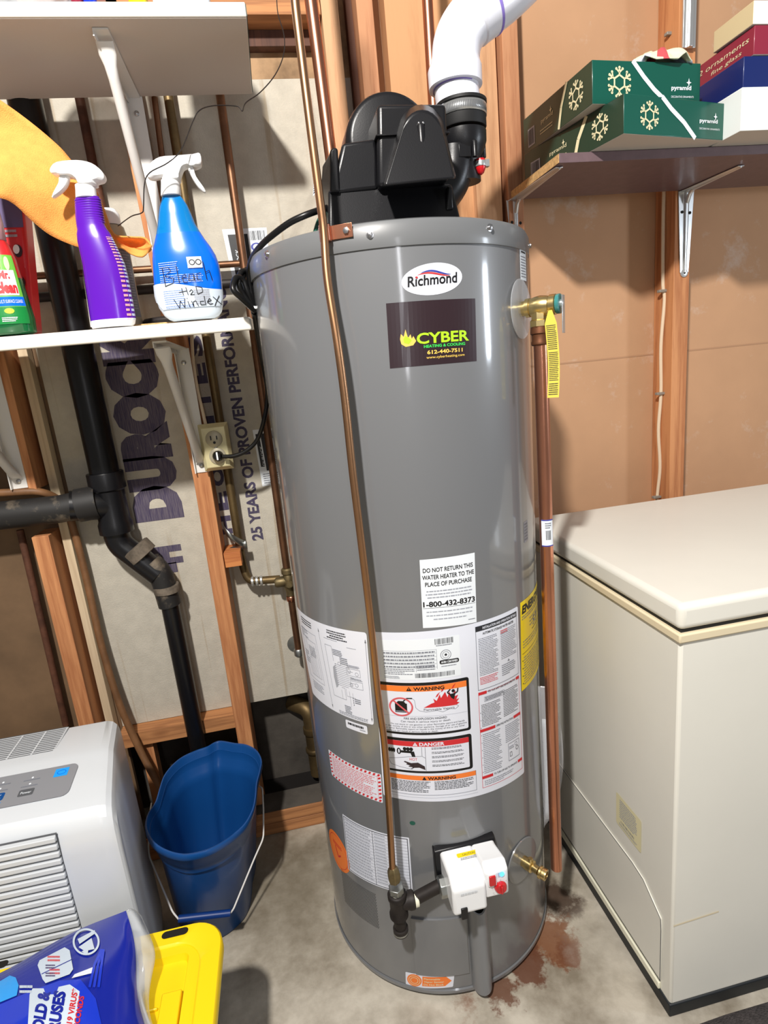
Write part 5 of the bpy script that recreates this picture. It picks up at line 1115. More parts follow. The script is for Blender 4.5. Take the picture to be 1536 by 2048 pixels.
# purple bottle
yP = 1.315; t = thing('spray_bottle', PY(228,650,yP), 'purple spray bottle with white trigger head, left of the blue one', 'spray bottle')
rows = [(226,655,41),(227,650,44),(227,640,45.5),(221,600,45),(214,560,44),(208,530,42),(199,503,39),(191,481,36),(187,468,33.5),(184,459,29.5),(181,450,28),(178,434,27),(176,412,26),(175,395,24)]
b = MB(); R = secs(rows, yP, .55); b.loft(R, mis=[1,1]+[0]*(len(R)-2)); body = b.build('bottle_body', ['purple_bottle','spray_white'], t, angle=60)
n = 0
b = MB(); 
for k in range(10): 
    c = PY(175.5+k*.65, 401+k*5.0, yP); b.loft([ringm(c+Vector((0,0,-.0012)), .0240+k*.00025, .0240*.56,28),ringm(c, .0247+k*.00028,.0247*.57,28),ringm(c+Vector((0,0,.0012)), .0240+k*.00025,.0240*.56,28)])
b.build('neck_ribs', 'purple_bottle', body)
def side_fn(x0p, x1p, z0p, z1p): pass
# printed back label on the right part of the bottle and white flank
def bottle_decal(rows, y, ratio, e=2.3):
    def f(a, tt, o):     # a angle (deg, 0 = facing camera -y, + to the right), tt 0..1 along rows
        i = min(len(rows)-1.001, max(0, tt*(len(rows)-1))); k = int(i); u = i-k
        r = [rows[k][j]*(1-u)+rows[k+1][j]*u for j in range(3)]
        c = PY(r[0], r[1], y); w = (PY(r[0]+r[2], r[1], y)-PY(r[0]-r[2], r[1], y)).x/2
        q = math.radians(a-90); ca, sa = math.cos(q), math.sin(q)
        px_ = abs(ca)**(2/e)*(1 if ca >= 0 else -1); py_ = abs(sa)**(2/e)*(1 if sa >= 0 else -1)
        return Vector((c.x+(w+o*1.5)*px_, c.y+(w*ratio+o*1.5)*py_, c.z))
    return f
fP = bottle_decal(rows, yP, .55)
d = Decal(); d.fine(42,.12,60,.56,24,'print_pink',1,.5,.3,'L',4); d.fine(62,.12,80,.56,24,'label_silver',1,.5,.2,'L',5); d.build('back_label', fP, body, step=6, stepy=.03, base=.0008)
d = Decal(); d.poly([(-86,.05),(-60,.05),(-70,.25),(-80,.40),(-86,.42)],'spray_white',1); d.build('white_flank', fP, body, step=5, stepy=.03, base=.0008)
b = MB(); R = secs([(173,397,20),(173,396,21.5),(171.5,380,20.5),(170,370,20),(170,369,17)], yP, .85, 30, 2); b.loft(R); cap = b.build('cap_collar', 'spray_white', t, angle=50)
def head(px_poly, y, th, name, parent, m='spray_white', bev=.008, ys=None):
    b = MB(); P = pp(px_poly, y-th/2); Q = [p+Vector((0,th,0)) for p in P]; c = sum(P, Vector())/len(P)
    R = [[c+(p-c)*.80+Vector((0,-.0,0)) for p in P]]
    mid1 = [p+Vector((0,th*.22,0)) for p in P]; mid2 = [p+Vector((0,th*.78,0)) for p in P]; Q2 = [c+(p-c)*.80+Vector((0,th,0)) for p in P]
    b.loft([R[0], mid1, mid2, Q2]); return b.build(name, m, parent, bevel=bev*.35, seg=3, angle=60)
sh = [tuple(p[:2]) for p in spline([Vector((97,334,0)),Vector((110,321,0)),Vector((150,317,0)),Vector((180,323,0)),Vector((200,338,0)),Vector((206,350,0)),Vector((202,358,0)),Vector((190,362,0)),Vector((188,368,0)),Vector((158,370,0)),Vector((150,358,0)),Vector((136,348,0)),Vector((112,347,0)),Vector((99,343,0))],3,True)]
hd = head(sh, yP, .034, 'spray_head', t)
tr = [tuple(p[:2]) for p in spline([Vector((119,348,0)),Vector((136,349,0)),Vector((133,368,0)),Vector((122,382,0)),Vector((107,393,0)),Vector((102,392,0)),Vector((110,376,0)),Vector((117,362,0))],3,True)]
head(tr, yP, .016, 'trigger', hd, bev=.004)
# blue bottle
yB = 1.315; t = thing('spray_bottle', PY(385,640,yB), 'blue and clear window cleaner spray bottle with handwritten black marker words', 'spray bottle')
rows = [(389,640,42),(389,636,50),(387,628,58),(383,612,65),(379,590,68),(376,560,68.5),(373,535,67),(369,515,64),(364,498,59),(360,482,51),(357,468,45),(353,450,38),(350,430,33),(347,412,28),(345,400,22),(343,392,18)]
b = MB(); R = secs(rows, yB, .42, 44, 2.2); b.loft(R, mis=[1]*4+[0]*6+[2]*5+[2]); body = b.build('bottle_body', ['windex_blue','label_silver','liquid_blue'], t, angle=60)
fB = bottle_decal(rows, yB, .42, 2.2)
# white lower label with its wavy border, print and marker handwriting, laid out in photo proportions
def fB2(x, y, o):      # x 0..140 across, y 0..130 up, on the front face
    zt_ = PY(378,632-y,yB); tt = 0
    for k in range(len(rows)-1):
        a1, a2 = rows[k][1], rows[k+1][1]
        if a2 <= 632-y <= a1: tt = (k+(a1-(632-y))/(a1-a2))/(len(rows)-1)
    i = tt*(len(rows)-1); k = int(min(i,len(rows)-2)); u = i-k; w = rows[k][2]*(1-u)+rows[k+1][2]*u
    s = max(-.985, min(.985, (x-70)/w)); e = 2.2; a_ = math.degrees(math.asin(math.copysign(abs(s)**(e/2), s))); return fB(a_, tt, o)
d = Decal(); wave = [(x, 56+9*math.cos((x-15)/38)) for x in range(3,139,5)]
for (xa1, ya1), (xa2, ya2) in zip(wave, wave[1:]): d.poly([(xa1,30),(xa2,30),(xa2,ya2),(xa1,ya1)],'label_silver',1)
d.poly([(x,30-0) for x in (6,134)]+[(126,14),(16,14)],'label_silver',1)
d.fine(20,82,58,106,6,'label_silver',2,.3,.3); d.fine(20,62,104,80,5,'label_silver',2,.28,.2); d.rect(76,90,104,112,'sticker_paper',2); d.ring(85,101,6,6,2,'ink',3,12); d.ring(97,101,6,6,2,'ink',3,12)
d.fine(24,22,66,50,7,'windex_blue',2,.2,.3); d.fine(82,18,112,48,7,'ink_light',2,.8,.1); d.fine(24,14,80,20,2,'windex_blue',2,.25)
def hand(L, w=1.3):
    for pts in L: d.line(pts, w, 'ink_black', 4)
ox, oy = 27, 58     # Bleach
hand([[(ox,oy+36),(ox+3,oy)],[(ox-4,oy+36),(ox+12,oy+36),(ox+16,oy+29),(ox+4,oy+20),(ox+20,oy+14),(ox+18,oy+5),(ox+2,oy)],[(ox+27,oy+38),(ox+30,oy+4)],[(ox+34,oy+12),(ox+44,oy+14),(ox+42,oy+21),(ox+36,oy+16),(ox+38,oy+5),(ox+46,oy+5)],[(ox+58,oy+20),(ox+50,oy+20),(ox+48,oy+8),(ox+58,oy+8),(ox+58,oy+20),(ox+60,oy+6)],[(ox+72,oy+22),(ox+64,oy+20),(ox+64,oy+9),(ox+72,oy+8)],[(ox+78,oy+44),(ox+82,oy+8)],[(ox+80,oy+22),(ox+88,oy+26),(ox+92,oy+6)]])
ox, oy = 60, 38
hand([[(ox,oy+14),(ox+2,oy)],[(ox-6,oy+6),(ox+10,oy+8)],[(ox+8,oy+15),(ox+11,oy)],[(ox+14,oy+6),(ox+18,oy+10),(ox+21,oy+6),(ox+15,oy+0),(ox+23,oy)],[(ox+27,oy+16),(ox+29,oy),(ox+39,oy+4),(ox+38,oy+13),(ox+27,oy+16)]])
ox, oy = 42, 14
hand([[(ox,oy+18),(ox+8,oy),(ox+12,oy+14),(ox+18,oy),(ox+21,oy+18)],[(ox+26,oy+12),(ox+28,oy)],[(ox+25,oy+17),(ox+26,oy+18)],[(ox+33,oy+12),(ox+35,oy),(ox+36,oy+10),(ox+41,oy+12),(ox+44,oy+1)],[(ox+56,oy+10),(ox+49,oy+10),(ox+49,oy+3),(ox+57,oy+3)],[(ox+58,oy+20),(ox+58,oy+2)],[(ox+62,oy+8),(ox+70,oy+11),(ox+67,oy+15),(ox+62,oy+8),(ox+66,oy+3),(ox+72,oy+5)],[(ox+74,oy+18),(ox+88,oy+2)],[(ox+86,oy+20),(ox+74,oy+0)]])
d.build('printed_label', fB2, body, step=4, stepy=6, base=.001, label='label with handwriting in black marker')
b = MB(); R = secs([(342,392,19.5),(342,390,20.5),(341,366,19),(340,361,18.5),(340,360,16)], yB, .9, 30, 2); b.loft(R); b.build('cap_collar', 'spray_white', t, angle=50)
sh = [tuple(p[:2]) for p in spline([Vector((291,346,0)),Vector((298,325,0)),Vector((318,311,0)),Vector((350,308,0)),Vector((384,305,0)),Vector((399,304,0)),Vector((401,326,0)),Vector((386,330,0)),Vector((380,326,0)),Vector((366,332,0)),Vector((359,350,0)),Vector((356,360,0)),Vector((324,360,0)),Vector((322,352,0)),Vector((300,354,0))],3,True)]
hd = head(sh, yB, .032, 'spray_head', t)
tr = [tuple(p[:2]) for p in spline([Vector((373,329,0)),Vector((384,329,0)),Vector((392,352,0)),Vector((410,378,0)),Vector((408,383,0)),Vector((396,374,0)),Vector((382,352,0))],3,True)]
head(tr, yB, .014, 'trigger', hd, bev=.004)
# green cleaner bottle at the left edge
yG = 1.32; t = thing('cleaner_bottle', PY(20,672,yG), 'green multi surface cleaner bottle cut by the left edge, clear pinkish cap', 'bottle')
rows = [(14,672,50),(16,668,57),(12,640,57),(4,600,52),(-3,560,47),(-9,520,40),(-14,495,33),(-17,482,27)]
b = MB(); R = secs(rows, yG, .7, 36, 2.4); b.loft(R, mis=[0,0,0,0,1,1,1]+[1]); body = b.build('bottle_body', ['green_liquid','pack_red','label_green'], t, angle=60)
fG = bottle_decal(rows, yG, .7, 2.4)
d = Decal(); d.rect(-40,.36,68,.74,'label_green',0); d.rect(-40,.22,68,.36,'label_deepgreen',0); d.rect(-40,.365,68,.43,'windex_blue',1)
d.text('Mr.', 12, .56, .055, 'print_red', 3, w=28, bold=.05); d.text('clean', 4, .46, .075, 'print_red', 3, w=50, bold=.06); d.rect(-10,.44,56,.62,'sticker_paper',2)
d.text('MULTI SURFACE CLEANER', 4, .385, .025, 'sticker_paper', 3, w=56); d.ell(8,.66,14,.05,'print_lime',2); d.ell(40,.67,8,.05,'print_cream',2); d.fine(6,.24,36,.29,3,'sticker_paper',2); d.ell(22,.33,10,.02,'print_lime',2)
d.build('front_label', fG, body, step=5, stepy=.04, base=.0008)
b = MB(); R = secs([(-18,484,28),(-18,482,30),(-22,450,28),(-25,425,24),(-27,405,21),(-27,404,19)], yG, .95, 30, 2); b.loft(R); b.build('cap', 'clear_cap', t, angle=50)
# red spotted package behind it
yR = 1.42; t = thing('red_package', PY(30,620,yR), 'red package with white spots and violet top, behind the green bottle', 'package')
q = [PY(-40,655,yR), PY(63,640,yR), PY(44,395,yR), PY(-70,395,yR)]
zb_r = shz(yR)+lth+.001
b = MB(); b.prism([Vector((q[0].x,yR,zb_r)),Vector((q[1].x,yR,zb_r)),q[2],q[3]], (0,.05,0)); pk = b.build('package_body', 'pack_red', t, bevel=.008, seg=3)
f = quad3(Vector((q[0].x,yR,zb_r)),Vector((q[1].x,yR,zb_r)),q[2],q[3],100,240,(0,-1,0)); d = Decal()
for x, y in ((80,45),(66,108),(84,150),(84,95),(72,20),(72,76)): d.ell(x,y,8,11,'print_dark',1,14); d.ell(x-3,y+3,6,8,'spray_white',2,12)
d.build('spot_print', f, pk, base=.001); d = Decal(); d.rect(0,190,98,240,'pack_violet',1); d.fine(64,172,86,188,2,'ink_light',2); d.text('YOO!', 30, 198, 16, 'sticker_paper', 2, w=0) if False else None
d.build('package_print', f, pk, base=.001)
# tall grey can behind the purple bottle
yC = 1.44; t = thing('aerosol_can', PY(232,640,yC), 'grey and white aerosol can mostly hidden behind the purple bottle', 'can')
c = PY(232,520,yC); zb_c = shz(yC)+lth+.001; zt_c = PY(222,452,yC).z; c = PY(240,560,yC)
b = MB(); b.lathe((c.x,yC,zb_c), UPV, [(.030,0),(.031,.003),(.031,zt_c-zb_c-.02),(.028,zt_c-zb_c-.004),(.022,zt_c-zb_c)], 32); cn = b.build('can_body', 'socket_grey', t)
b = MB(); b.lathe((c.x,yC,zt_c), UPV, [(.024,0),(.024,.022),(.018,.032),(.01,.034)], 28); b.build('can_cap', 'spray_white', t)
d = Decal(); d.rect(-60,0,80,1,'ink_grey',0); d.fine(-10,.1,70,.9,22,'ink_light',1,.5,.2,'L',7)
d.build('can_label', lambda a, y, o: Vector((c.x+(.0312+o)*math.sin(math.radians(a)), yC-(.0312+o)*math.cos(math.radians(a)), zb_c+.02+(zt_c-zb_c-.06)*y)), cn, step=8)
# paint stick and dark scraper on the shelf
yk = 1.40; P = PY(275,652,1.30); zz = shz(1.36)+lth+.001
b = MB(); b.hexa([Vector((P.x-.05,1.33,shz(1.33)+lth+.001)),Vector((P.x+.12,1.36,shz(1.36)+lth+.001)),Vector((P.x+.12,1.385,shz(1.385)+lth+.001)),Vector((P.x-.05,1.355,shz(1.355)+lth+.001)),Vector((P.x-.05,1.33,shz(1.33)+lth+.005)),Vector((P.x+.12,1.36,shz(1.36)+lth+.005)),Vector((P.x+.12,1.385,shz(1.385)+lth+.005)),Vector((P.x-.05,1.355,shz(1.355)+lth+.005))])
tag(b.build('paint_stick', 'particle_tan', bevel=.001), 'thin wooden stick lying on the lower shelf between the two spray bottles', 'stick')
b = MB(); z_ = shz(1.42)+lth+.014; b.loft([ringm(Vector((P.x+.05,1.45,shz(1.45)+lth+h)), .07*r_, .035*r_, 24) for h, r_ in ((.002,.8),(.008,1),(.016,.9),(.020,.4))]); tag(b.build('scrubbing_pad', 'iron_black', angle=80), 'flat dark pad on the lower shelf behind the wooden stick', 'pad')
# ------------------------------------------------------------------ orange felt cloth
top = [(-60,165),(0,200),(60,243),(115,290),(140,318),(175,360),(197,390),(212,430),(228,468),(262,474),(290,476),(303,492)]
bot = [(-60,395),(0,396),(30,410),(62,440),(100,470),(150,492),(190,500),(222,497),(245,497),(262,508),(285,514),(303,498)]
ys = [1.30,1.315,1.33,1.345,1.36,1.37,1.375,1.385,1.395,1.40,1.39,1.38]
tp = spline([Vector((a,b_,y)) for (a,b_), y in zip(top,ys)],4); bt = spline([Vector((a,b_,y)) for (a,b_), y in zip(bot,ys)],4)
def feltf(s, q):
    i = s*(len(tp)-1); k = min(int(i),len(tp)-2); u = i-k; A = tp[k].lerp(tp[k+1],u); B = bt[k].lerp(bt[k+1],u); p = A.lerp(B,q)
    y = p.z+.018*math.sin(q*3.1+s*5)*(1-s*.5)+.012*math.sin(8*s+5*q)
    if s > .72: y += .03*math.sin((s-.72)*11)*math.sin(q*math.pi)
    return PY(p.x, p.y, y)
b = MB(); b.grid(feltf, 66, 14); tag(b.build('orange_cloth', 'felt_orange', solid=.003, angle=180), 'orange felt cloth hanging down from the left behind the purple bottle', 'cloth')
# ------------------------------------------------------------------ things on the upper shelf
ut = UZ+uth+.0005
def slab(name, label, cat, pxl, pxr, m, h, y=None, dep=.12):
    y = UYF+.012 if y is None else y; a = PY(pxl,5,y).x; b_ = PY(pxr,5,y).x
    return tag(MB().box((a,y,ut),(b_,y+dep,ut+h)).build(name, m, bevel=.01, seg=3), label, cat)
slab('blue_package', 'blue package on the upper shelf, left of the yellow one', 'package', 165, 192, 'bag_blue', .15)
slab('yellow_bottle', 'yellow container standing on the upper shelf at the top edge', 'bottle', 256, 292, 'tote_yellow', .16, dep=.05)
slab('clear_jar', 'clear wrapped bundle on the upper shelf, right of the yellow container', 'jar', 305, 420, 'label_silver', .14)
slab('brown_box', 'small brown item on the upper shelf beside the blue package', 'box', 140, 164, 'box_maroon', .05)
def bagf(s, q): a_ = 2*math.pi*s; return Vector((PY(60,5,UYF+.06).x+.075*math.cos(a_)*math.sin(math.pi*(.08+.84*q))*(1+.1*math.sin(9*a_+6*q)), UYF+.075+.05*math.sin(a_)*math.sin(math.pi*(.08+.84*q)), ut+.002+.13*q))
tag(MB().grid(bagf, 40, 12).build('plastic_bag', 'bag_clear', angle=180, solid=.0008), 'crinkled clear plastic bag on the upper shelf at the top left corner', 'bag')
# ------------------------------------------------------------------ dehumidifier
AX1 = -.474; AX0 = -1.10; AB = 1.355; AF = 1.033
t = thing('dehumidifier', ((AX0+AX1)/2,1.18,0), 'light grey floor dehumidifier with slatted front and silver control panel', 'dehumidifier')
prof = [(AB,0.01),(AB,.585),(AB-.02,.605),(1.215,.611),(1.20,.608),(1.09,.590),(1.062,.581),(1.046,.566),(1.037,.545),(AF,.5),(AF-.002,.2),(AF,.01)]
def sx(y): return .058*(AB-y)/.32
n = 24
def side(x, inset): 
    cy, cz = 1.18, .32
    return [Vector((x+(sx(y) if x > -.8 else 0), cy+(y-cy)*(1-inset), cz+(z-cz)*(1-inset))) for y, z in prof]
b = MB(); b.loft([side(AX1+.0,.09), side(AX1-.005,.04), side(AX1-.014,.014), side(AX1-.03,.0), side(AX0,.0)]); body = b.build('housing', 'appliance_grey', t, angle=24, bevel=.004, seg=3)
# control panel, badges, vents in real positions on their faces
def slope(x, s): return Vector((x, 1.20-.11*s, .608-.018*s))       # s 0 (back) .. 1 (front)
nrm = Vector((0,-.018,.11)).normalized()
def cpx(px, py):
    # point of the photo on the sloping face
    d_ = ray(px,py); A0 = slope(0,0); tt_ = (A0-E0).dot(nrm)/d_.dot(nrm); return E0+d_*tt_
p_ = [cpx(-10,1618), cpx(143,1592), cpx(150,1533), cpx(-10,1553)]
xr2 = (p_[1].x+p_[2].x)/2; sA = .5*(p_[1].y+p_[0].y); sB = .5*(p_[2].y+p_[3].y)
S0 = (1.20-sA)/.11; S1 = (1.20-sB)/.11; print('slope',S0,S1); S0 = min(S0,.98)
xl2 = -.9; Wp = (xr2-xl2)*1000; Hp = (S0-S1)*111.5
fpn = quad3(slope(xl2,S0), slope(xr2,S0), slope(xr2,S1), slope(xl2,S1), Wp, Hp, nrm)
d = Decal(); d.rrect(0,0,Wp,Hp,14,'panel_silver',0)
d.rect(Wp-44,Hp-30,Wp-17,Hp-8,'bag_sky',1); d.ring(Wp-30,Hp-19,9,6,1.2,'windex_blue',2,20)
d.rrect(Wp-101,20,Wp-72,37,3,'slot_dark',1); d.text('Power', Wp-86.5, 25.5, 6, 'sticker_paper', 2, al='C', w=20)
d.rrect(Wp-158,20,Wp-128,40,4,'bucket_blue',1); d.text('Filter', Wp-143, 31, 6, 'sticker_paper', 2, al='C', w=18); d.text('Timer', Wp-143, 23, 6, 'sticker_paper', 2, al='C', w=19); d.fine(Wp-160,12,Wp-126,17,1,'bag_sky',1,.4)
for x, y in ((Wp-86,50),(Wp-86,66),(Wp-143,52),(Wp-143,68)): d.ell(x,y,2.2,2.2,'sticker_paper',2,12); d.fine(x-16,y-7,x+16,y-4,1,'ink_grey',2,.8,.1,'C')
d.rect(Wp-205,30,Wp-180,48,'ink_black',1)
d.build('control_panel', fpn, t, label='silver panel with blue and dark buttons', base=.002)
# top grille
tz = .609
g0 = PZ(140,1450,tz); g1 = PZ(125,1497,tz)
b = MB(); xg1 = min(g0.x,g1.x)+.0; yA_, yB_ = 1.235, 1.33
b.box((AX0+.02,yA_,.6075),(xg1,yB_,.6095)); gp_ = b.build('top_grille', 'appliance_grille', t)
d = Decal(); k = 0
y = yA_+.004
while y < yB_: d.rect(AX0+.03,y,xg1-.004,y+.0024,'slot_dark',1); y += .0075
for x in (xg1-.05,xg1-.10,xg1-.15,xg1-.2): d.rect(x,yA_+.002,x+.004,yB_-.002,'appliance_grey',2)
d.build('grille_slots', lambda x, y, o: Vector((x,y,.6095+o)), gp_)
# front louvres
f0 = PY(125,1662,AF); f1 = PY(125,1890,AF)
xv_ = PY(124,1700,AF).x; ztv = PY(123,1660,AF).z
b = MB(); nL = 22; pitch_ = .0165
b.box((AX0+.034,AF-.0035,ztv-nL*pitch_-.002),(xv_-.003,AF+.004,ztv-.006)); lv = b.build('louvre_recess', 'slot_dark', t)
b = MB()
for k in range(nL):
    z = ztv-.0045-k*pitch_; b.prism([(AX0+.032,AF-.003,z),(AX0+.032,AF-.010,z-.003),(AX0+.032,AF-.011,z-.0115),(AX0+.032,AF-.003,z-.0125)], (xv_-AX0-.034,0,0))
b.build('louvre_slats', 'appliance_grille', lv, bevel=.001)
d = Decal(); d.rect(.02,-.0008,.585,.0008,'slot_dark',1); d.build('side_seam', lambda x, y, o: Vector((AX1+sx(1.205)-.0025, 1.205+y, x)), t)
MB().box((AX0+.02,1.02,0),(AX1-.05,1.33,.012)).build('base_feet', 'slot_dark', t)
# ------------------------------------------------------------------ blue bucket
rim = [(900,180),(1020,200),(1130,215),(1220,265),(1265,350),(1255,440),(1225,560),(1215,680),(1190,800),(1120,930),(1000,1040),(860,1130),(720,1185),(560,1210),(420,1180),(300,1110),(235,1010),(220,920),(245,830),(310,730),(350,600),(390,490),(470,390),(560,320),(680,265),(780,230),(840,195)]
ZR = .337
rimP = [PZ(240+x/4.453, 1440+y/4.453, ZR) for x, y in rim]; rimS = spline(rimP, 4, True)
cxb = sum(p.x for p in rimS)/len(rimS); cyb = sum(p.y for p in rimS)/len(rimS); cb = Vector((cxb,cyb,0))
bc = Vector((-.342,1.397,0))
def bring(k, z, inset=0):
    u = (z-0)/ZR; c = bc.lerp(cb, u); out = []
    for p in rimS:
        v = Vector((p.x-cxb, p.y-cyb, 0)); L = v.length; v = v*((L*k-inset)/L); out.append(Vector((c.x+v.x, c.y+v.y, z)))
    return out
t = thing('bucket', (bc.x,bc.y,0), 'blue plastic mop bucket with pour spout and wire handle on the floor', 'bucket')
b = MB(); b.loft([bring(.72,0,.004),bring(.72,.004),bring(.85,ZR-.085),bring(.855,ZR-.080),bring(.885,ZR-.077),bring(.895,ZR-.060),bring(.915,ZR-.057),bring(.935,ZR-.023),bring(.985,ZR-.019),bring(1.0,ZR-.015),bring(1.0,ZR-.003),bring(.99,ZR),bring(.97,ZR),bring(.955,ZR-.004),bring(.925,ZR-.055,.002),bring(.875,ZR-.065,.002),bring(.845,ZR-.09,.002),bring(.72,.012,.002)], cap0=True, cap1=True)
b.build('tub', 'bucket_blue', t, angle=50)
pl = PY(303,1606,1.46); pr_ = PY(519,1573,1.45)
wr = [PY(519,1573,1.44), PY(525,1576,1.42), PY(527,1620,1.36), PY(527,1676,1.30), PY(509,1716,1.27), PY(467,1818,1.20), PY(461,1826,1.19)]
wl = [PY(303,1606,1.44), PY(298,1640,1.40), PY(297,1699,1.31), PY(299,1714,1.30), PY(345,1824,1.20), PY(357,1838,1.19)]
b = MB(); b.tube(fillet(wr,.012), .0021, 8); b.tube(fillet(wl,.012), .0021, 8); b.build('wire_handle', 'bracket_white', t)
b = MB(); b.tube([wl[-1], wr[-1]], .0085, 16); b.build('handle_grip', 'grip_blue', t)
# ------------------------------------------------------------------ yellow lidded tote
LZt = .37; e1 = PZ(437,1960,LZt).x; yb_ = PZ(330,1858,LZt).y; yf_ = .36
t = thing('storage_tote', (-.6,.67,0), 'storage tote with bright yellow lid at the bottom left', 'tote')
def rrect3(x0,y0,x1,y1,r,z,n=8):
    out = []
    for cx, cy, a in ((x1-r,y1-r,0),(x0+r,y1-r,90),(x0+r,y0+r,180),(x1-r,y0+r,270)):
        for k in range(n+1): q_ = math.radians(a+90*k/n); out.append(Vector((cx+r*math.cos(q_), cy+r*math.sin(q_), z)))
    return out
xL = -1.05
b = MB(); b.loft([rrect3(xL+.05,yf_+.05,e1-.045,yb_-.045,.04,0), rrect3(xL+.02,yf_+.02,e1-.018,yb_-.02,.05,LZt-.02)]); b.build('bin', 'tote_body', t)
b = MB(); E_ = [(0,-.022,.055),(.0,-.004,.055),(.003,0,.053),(.034,0,.05),(.036,-.002,.05)]
R = [rrect3(xL+i_,yf_+i_,e1-i_,yb_-i_,r_,LZt+z_) for i_, z_, r_ in E_]
b.loft(R, cap0=True, cap1=False); b.loft([rrect3(xL+.036,yf_+.036,e1-.036,yb_-.036,.05,LZt-.002), rrect3(xL+.038,yf_+.038,e1-.038,yb_-.038,.045,LZt-.004)], cap0=False, cap1=False)
b.loft([rrect3(xL+.038,yf_+.038,e1-.038,yb_-.038,.045,LZt-.004), rrect3(xL+.06,yf_+.055,e1-.058,yb_-.055,.012,LZt-.004), rrect3(xL+.064,yf_+.059,e1-.062,yb_-.059,.010,LZt-.016)], cap0=False, cap1=True)
lid = b.build('lid', 'tote_yellow', t, angle=40)
b = MB(); b.box((e1-.095,yb_-.25,LZt-.016),(e1-.062,yb_-.12,LZt-.005)); b.box((xL+.07,yb_-.14,LZt-.016),(e1-.10,yb_-.136,LZt-.010)); b.build('lid_step', 'tote_yellow', lid, bevel=.003)
for px in (350, -12):
    P = PZ(px, 1866 if px > 0 else 1933, LZt+.0006); d = Decal(); d.rrect(-.024,-.0075,.024,.0075,.0074,'hole_dark',1); d.build('handle_slot', lambda x, y, o, P=P: Vector((P.x+x, P.y+y, LZt+.0002+o)), lid)
# ------------------------------------------------------------------ bag of wipes on the tote
A_, B_, C_, D_ = (252,1818), (-70,1975), (310,2160), (-150,2230)
def bz(s, q): return LZt+.012+.052*(math.sin(math.pi*min(max(s,0),1))**.55)*(math.sin(math.pi*min(max(q,0),1))**.5)+.004*math.sin(9*s+4*q)*math.sin(7*q)+(.035*max(0,s-.8)*5*max(0,1-q*1.5))
def bpx(s, q): # s: left->right, q: back->front
    x = (B_[0]*(1-s)+A_[0]*s)*(1-q)+(D_[0]*(1-s)+C_[0]*s)*q; y = (B_[1]*(1-s)+A_[1]*s)*(1-q)+(D_[1]*(1-s)+C_[1]*s)*q; return x+6*math.sin(q*9)*s, y+5*math.sin(s*7)*(1-q)
def bagtop(s, q, o=0): x, y = bpx(s,q); P = PZ(x, y, bz(s,q)); return P+Vector((0,-.2*o,o))
t = thing('wipes_package', PZ(150,2000,LZt), 'shiny blue package of disinfecting wipes with clear end, lying on the yellow lid', 'package')
b = MB(); b.grid(lambda s, q: bagtop(s,q), 40, 30)
b.grid(lambda s, q: Vector((bagtop(s,q).x, bagtop(s,q).y, min(LZt+.004, bagtop(s,q).z))), 40, 30)
bg = b.build('foil_pouch', ['bag_navy','bag_sky','bag_blue'], t, angle=180, flip=None)
for p in bg.data.polygons:
    i = p.index % 1200; s = (i//30)/40; q = (i%30)/30
    p.material_index = 0
def inv(px, py):
    s, q = .5, .5
    for _ in range(12):
        x, y = bpx(s,q); x1_, y1_ = bpx(s+1e-3,q); x2_, y2_ = bpx(s,q+1e-3)
        a, b_, c_, d_ = (x1_-x)/1e-3, (x2_-x)/1e-3, (y1_-y)/1e-3, (y2_-y)/1e-3; D = a*d_-b_*c_
        s += ((px-x)*d_-(py-y)*b_)/D; q += ((py-y)*a-(px-x)*c_)/D
    return s, q
def bmap(x, y, o): s, q = inv(x, -y); return bagtop(s, q, o*2+.0006)
d = Decal(); up_ = math.radians(80)
d.poly([(-60,-1994),(0,-1964),(20,-1952),(32,-1956),(38,-1972),(34,-1992),(0,-2006),(-60,-2040)],'bag_sky',0.5)
d.poly([(-110,-2075),(-60,-2044),(0,-2010),(60,-1984),(120,-1962),(162,-1960),(192,-1998),(206,-2060),(214,-2130),(-110,-2180)],'bag_blue',0.4)
d.poly([(56,-2060),(60,-1990),(66,-1978),(88,-1978),(92,-1990),(112,-1990),(118,-1975),(140,-1970),(160,-1984),(150,-2060)],'label_silver',1)
d.text('MOLD &', 83, -2062-20, 22, 'bag_navy', 3, rot=up_, w=98, bold=.05); d.text('VIRUSES', 113, -2070-22, 22, 'bag_navy', 3, rot=up_, w=108, bold=.05)
d.text('COVID-19 VIRUS*', 134, -2110, 11, 'print_red', 3, rot=up_, w=132, bold=.03); d.text('IN 30 SECONDS', 150, -2105, 11, 'print_red', 3, rot=up_, w=112, bold=.03)
d.ring(173,-1885,27,27,4,'label_silver',2,36); d.poly([(156,-1880),(190,-1862),(192,-1868),(160,-1890)],'label_silver',3); d.poly([(158,-1896),(184,-1878),(190,-1900),(170,-1904)],'label_silver',3); d.poly([(164,-1905),(178,-1898),(176,-1912)],'label_silver',3)
d.poly([(76,-1932),(80,-1922),(130,-1896),(140,-1902),(147,-1940),(140,-1950),(92,-1968),(86,-1960)],'label_silver',2); d.line([(84,-1950),(146,-1920)],1.5,'bag_navy',3)
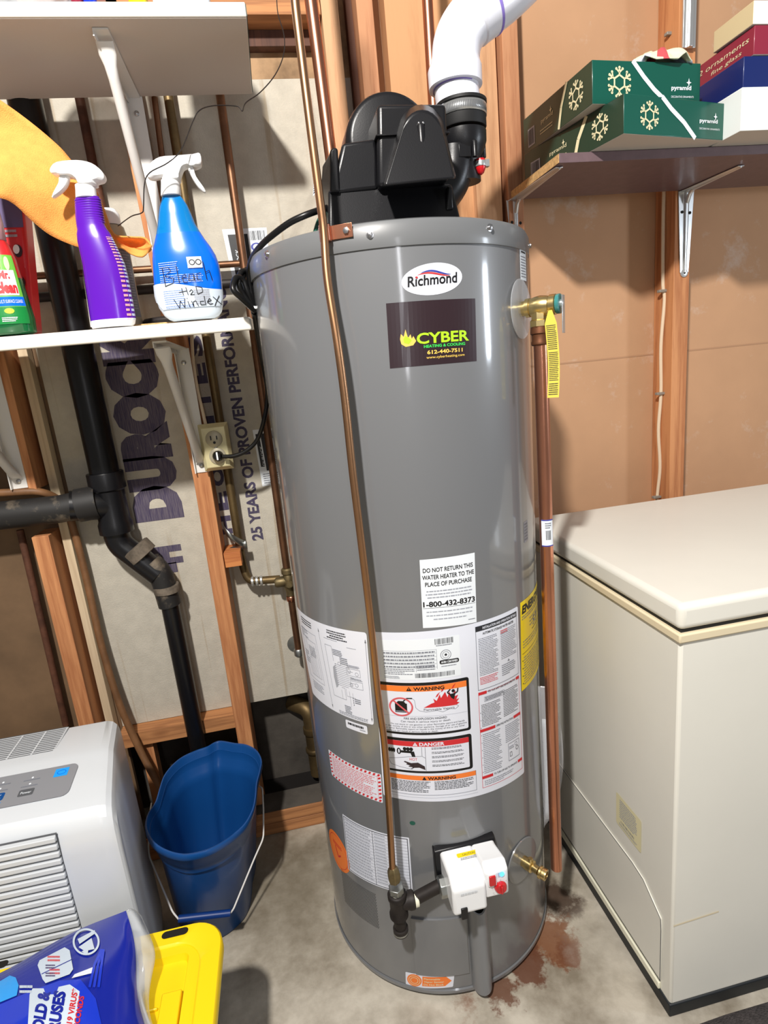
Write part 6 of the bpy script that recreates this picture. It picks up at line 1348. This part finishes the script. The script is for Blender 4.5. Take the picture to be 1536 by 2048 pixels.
for k in range(2): d.fine(96+4*k,-1926-26*k,122,-1912-26*k,2,'print_red_soft',3); d.fine(92,-1940-16*k,112,-1930-16*k,2,'pack_violet',3)
d.poly([(144,-1958),(150,-1950),(186,-1936),(184,-1948)],'sticker_white',2)
for k in range(3):
    d.line([(180+9*k,-1976),(190+7*k,-1930),(204+2*k,-1900)],5,'bag_blue',2)
d.fine(40,-1990,66,-1970,2,'label_silver',2)
d.build('pouch_print', bmap, bg, step=8, stepy=8, base=.0004)
def clr(s, q): 
    P = bagtop(1, q); R = PZ(*(lambda x, y: (x+30+10*math.sin(q*8), y+10+6*math.sin(q*13)))(*bpx(1,q)), LZt+.02+.01*math.sin(q*9)); return P.lerp(R, s)+Vector((0,0,.010*math.sin(s*3.1)*(1+.5*math.sin(q*25))))
b = MB(); b.grid(clr, 8, 40); b.build('clear_end', 'bag_clear', t, angle=180, solid=.0008)
# ------------------------------------------------------------------ lights
def light(name, kind, loc, energy, color=(1,1,1), size=.1, target=None, sy=None):
    L = bpy.data.lights.new(name, kind); L.energy = energy; L.color = color
    if kind == 'AREA':
        L.shape = 'RECTANGLE' if sy else 'DISK'; L.size = size
        if sy: L.size_y = sy
    else: L.shadow_soft_size = size
    o = bpy.data.objects.new(name, L); COL.objects.link(o); o.location = loc
    if target: o.rotation_euler = (Vector(target)-Vector(loc)).to_track_quat('-Z','Y').to_euler()
    return o
light('ceiling_bulb', 'POINT', (-.465,-.42,2.82), 375, (1,.955,.90), .06)
light('window_daylight', 'AREA', (2.7,.05,1.60), 17, (.82,.9,1), .2, (.35,1,1.5), .5)
light('rear_doorway_light', 'AREA', (.05,-1.9,1.75), 6, (.95,.96,1), .1, (.2,.96,1.4), .9)
W = bpy.data.worlds.new('room'); sc.world = W; W.use_nodes = True; bgN = W.node_tree.nodes['Background']; bgN.inputs[0].default_value = (1,.97,.94,1); bgN.inputs[1].default_value = .235
sc.view_settings.view_transform = 'Standard'; sc.view_settings.look = 'None'; sc.view_settings.exposure = -0.1; sc.view_settings.gamma = 1; sc.view_settings.use_curve_mapping = False
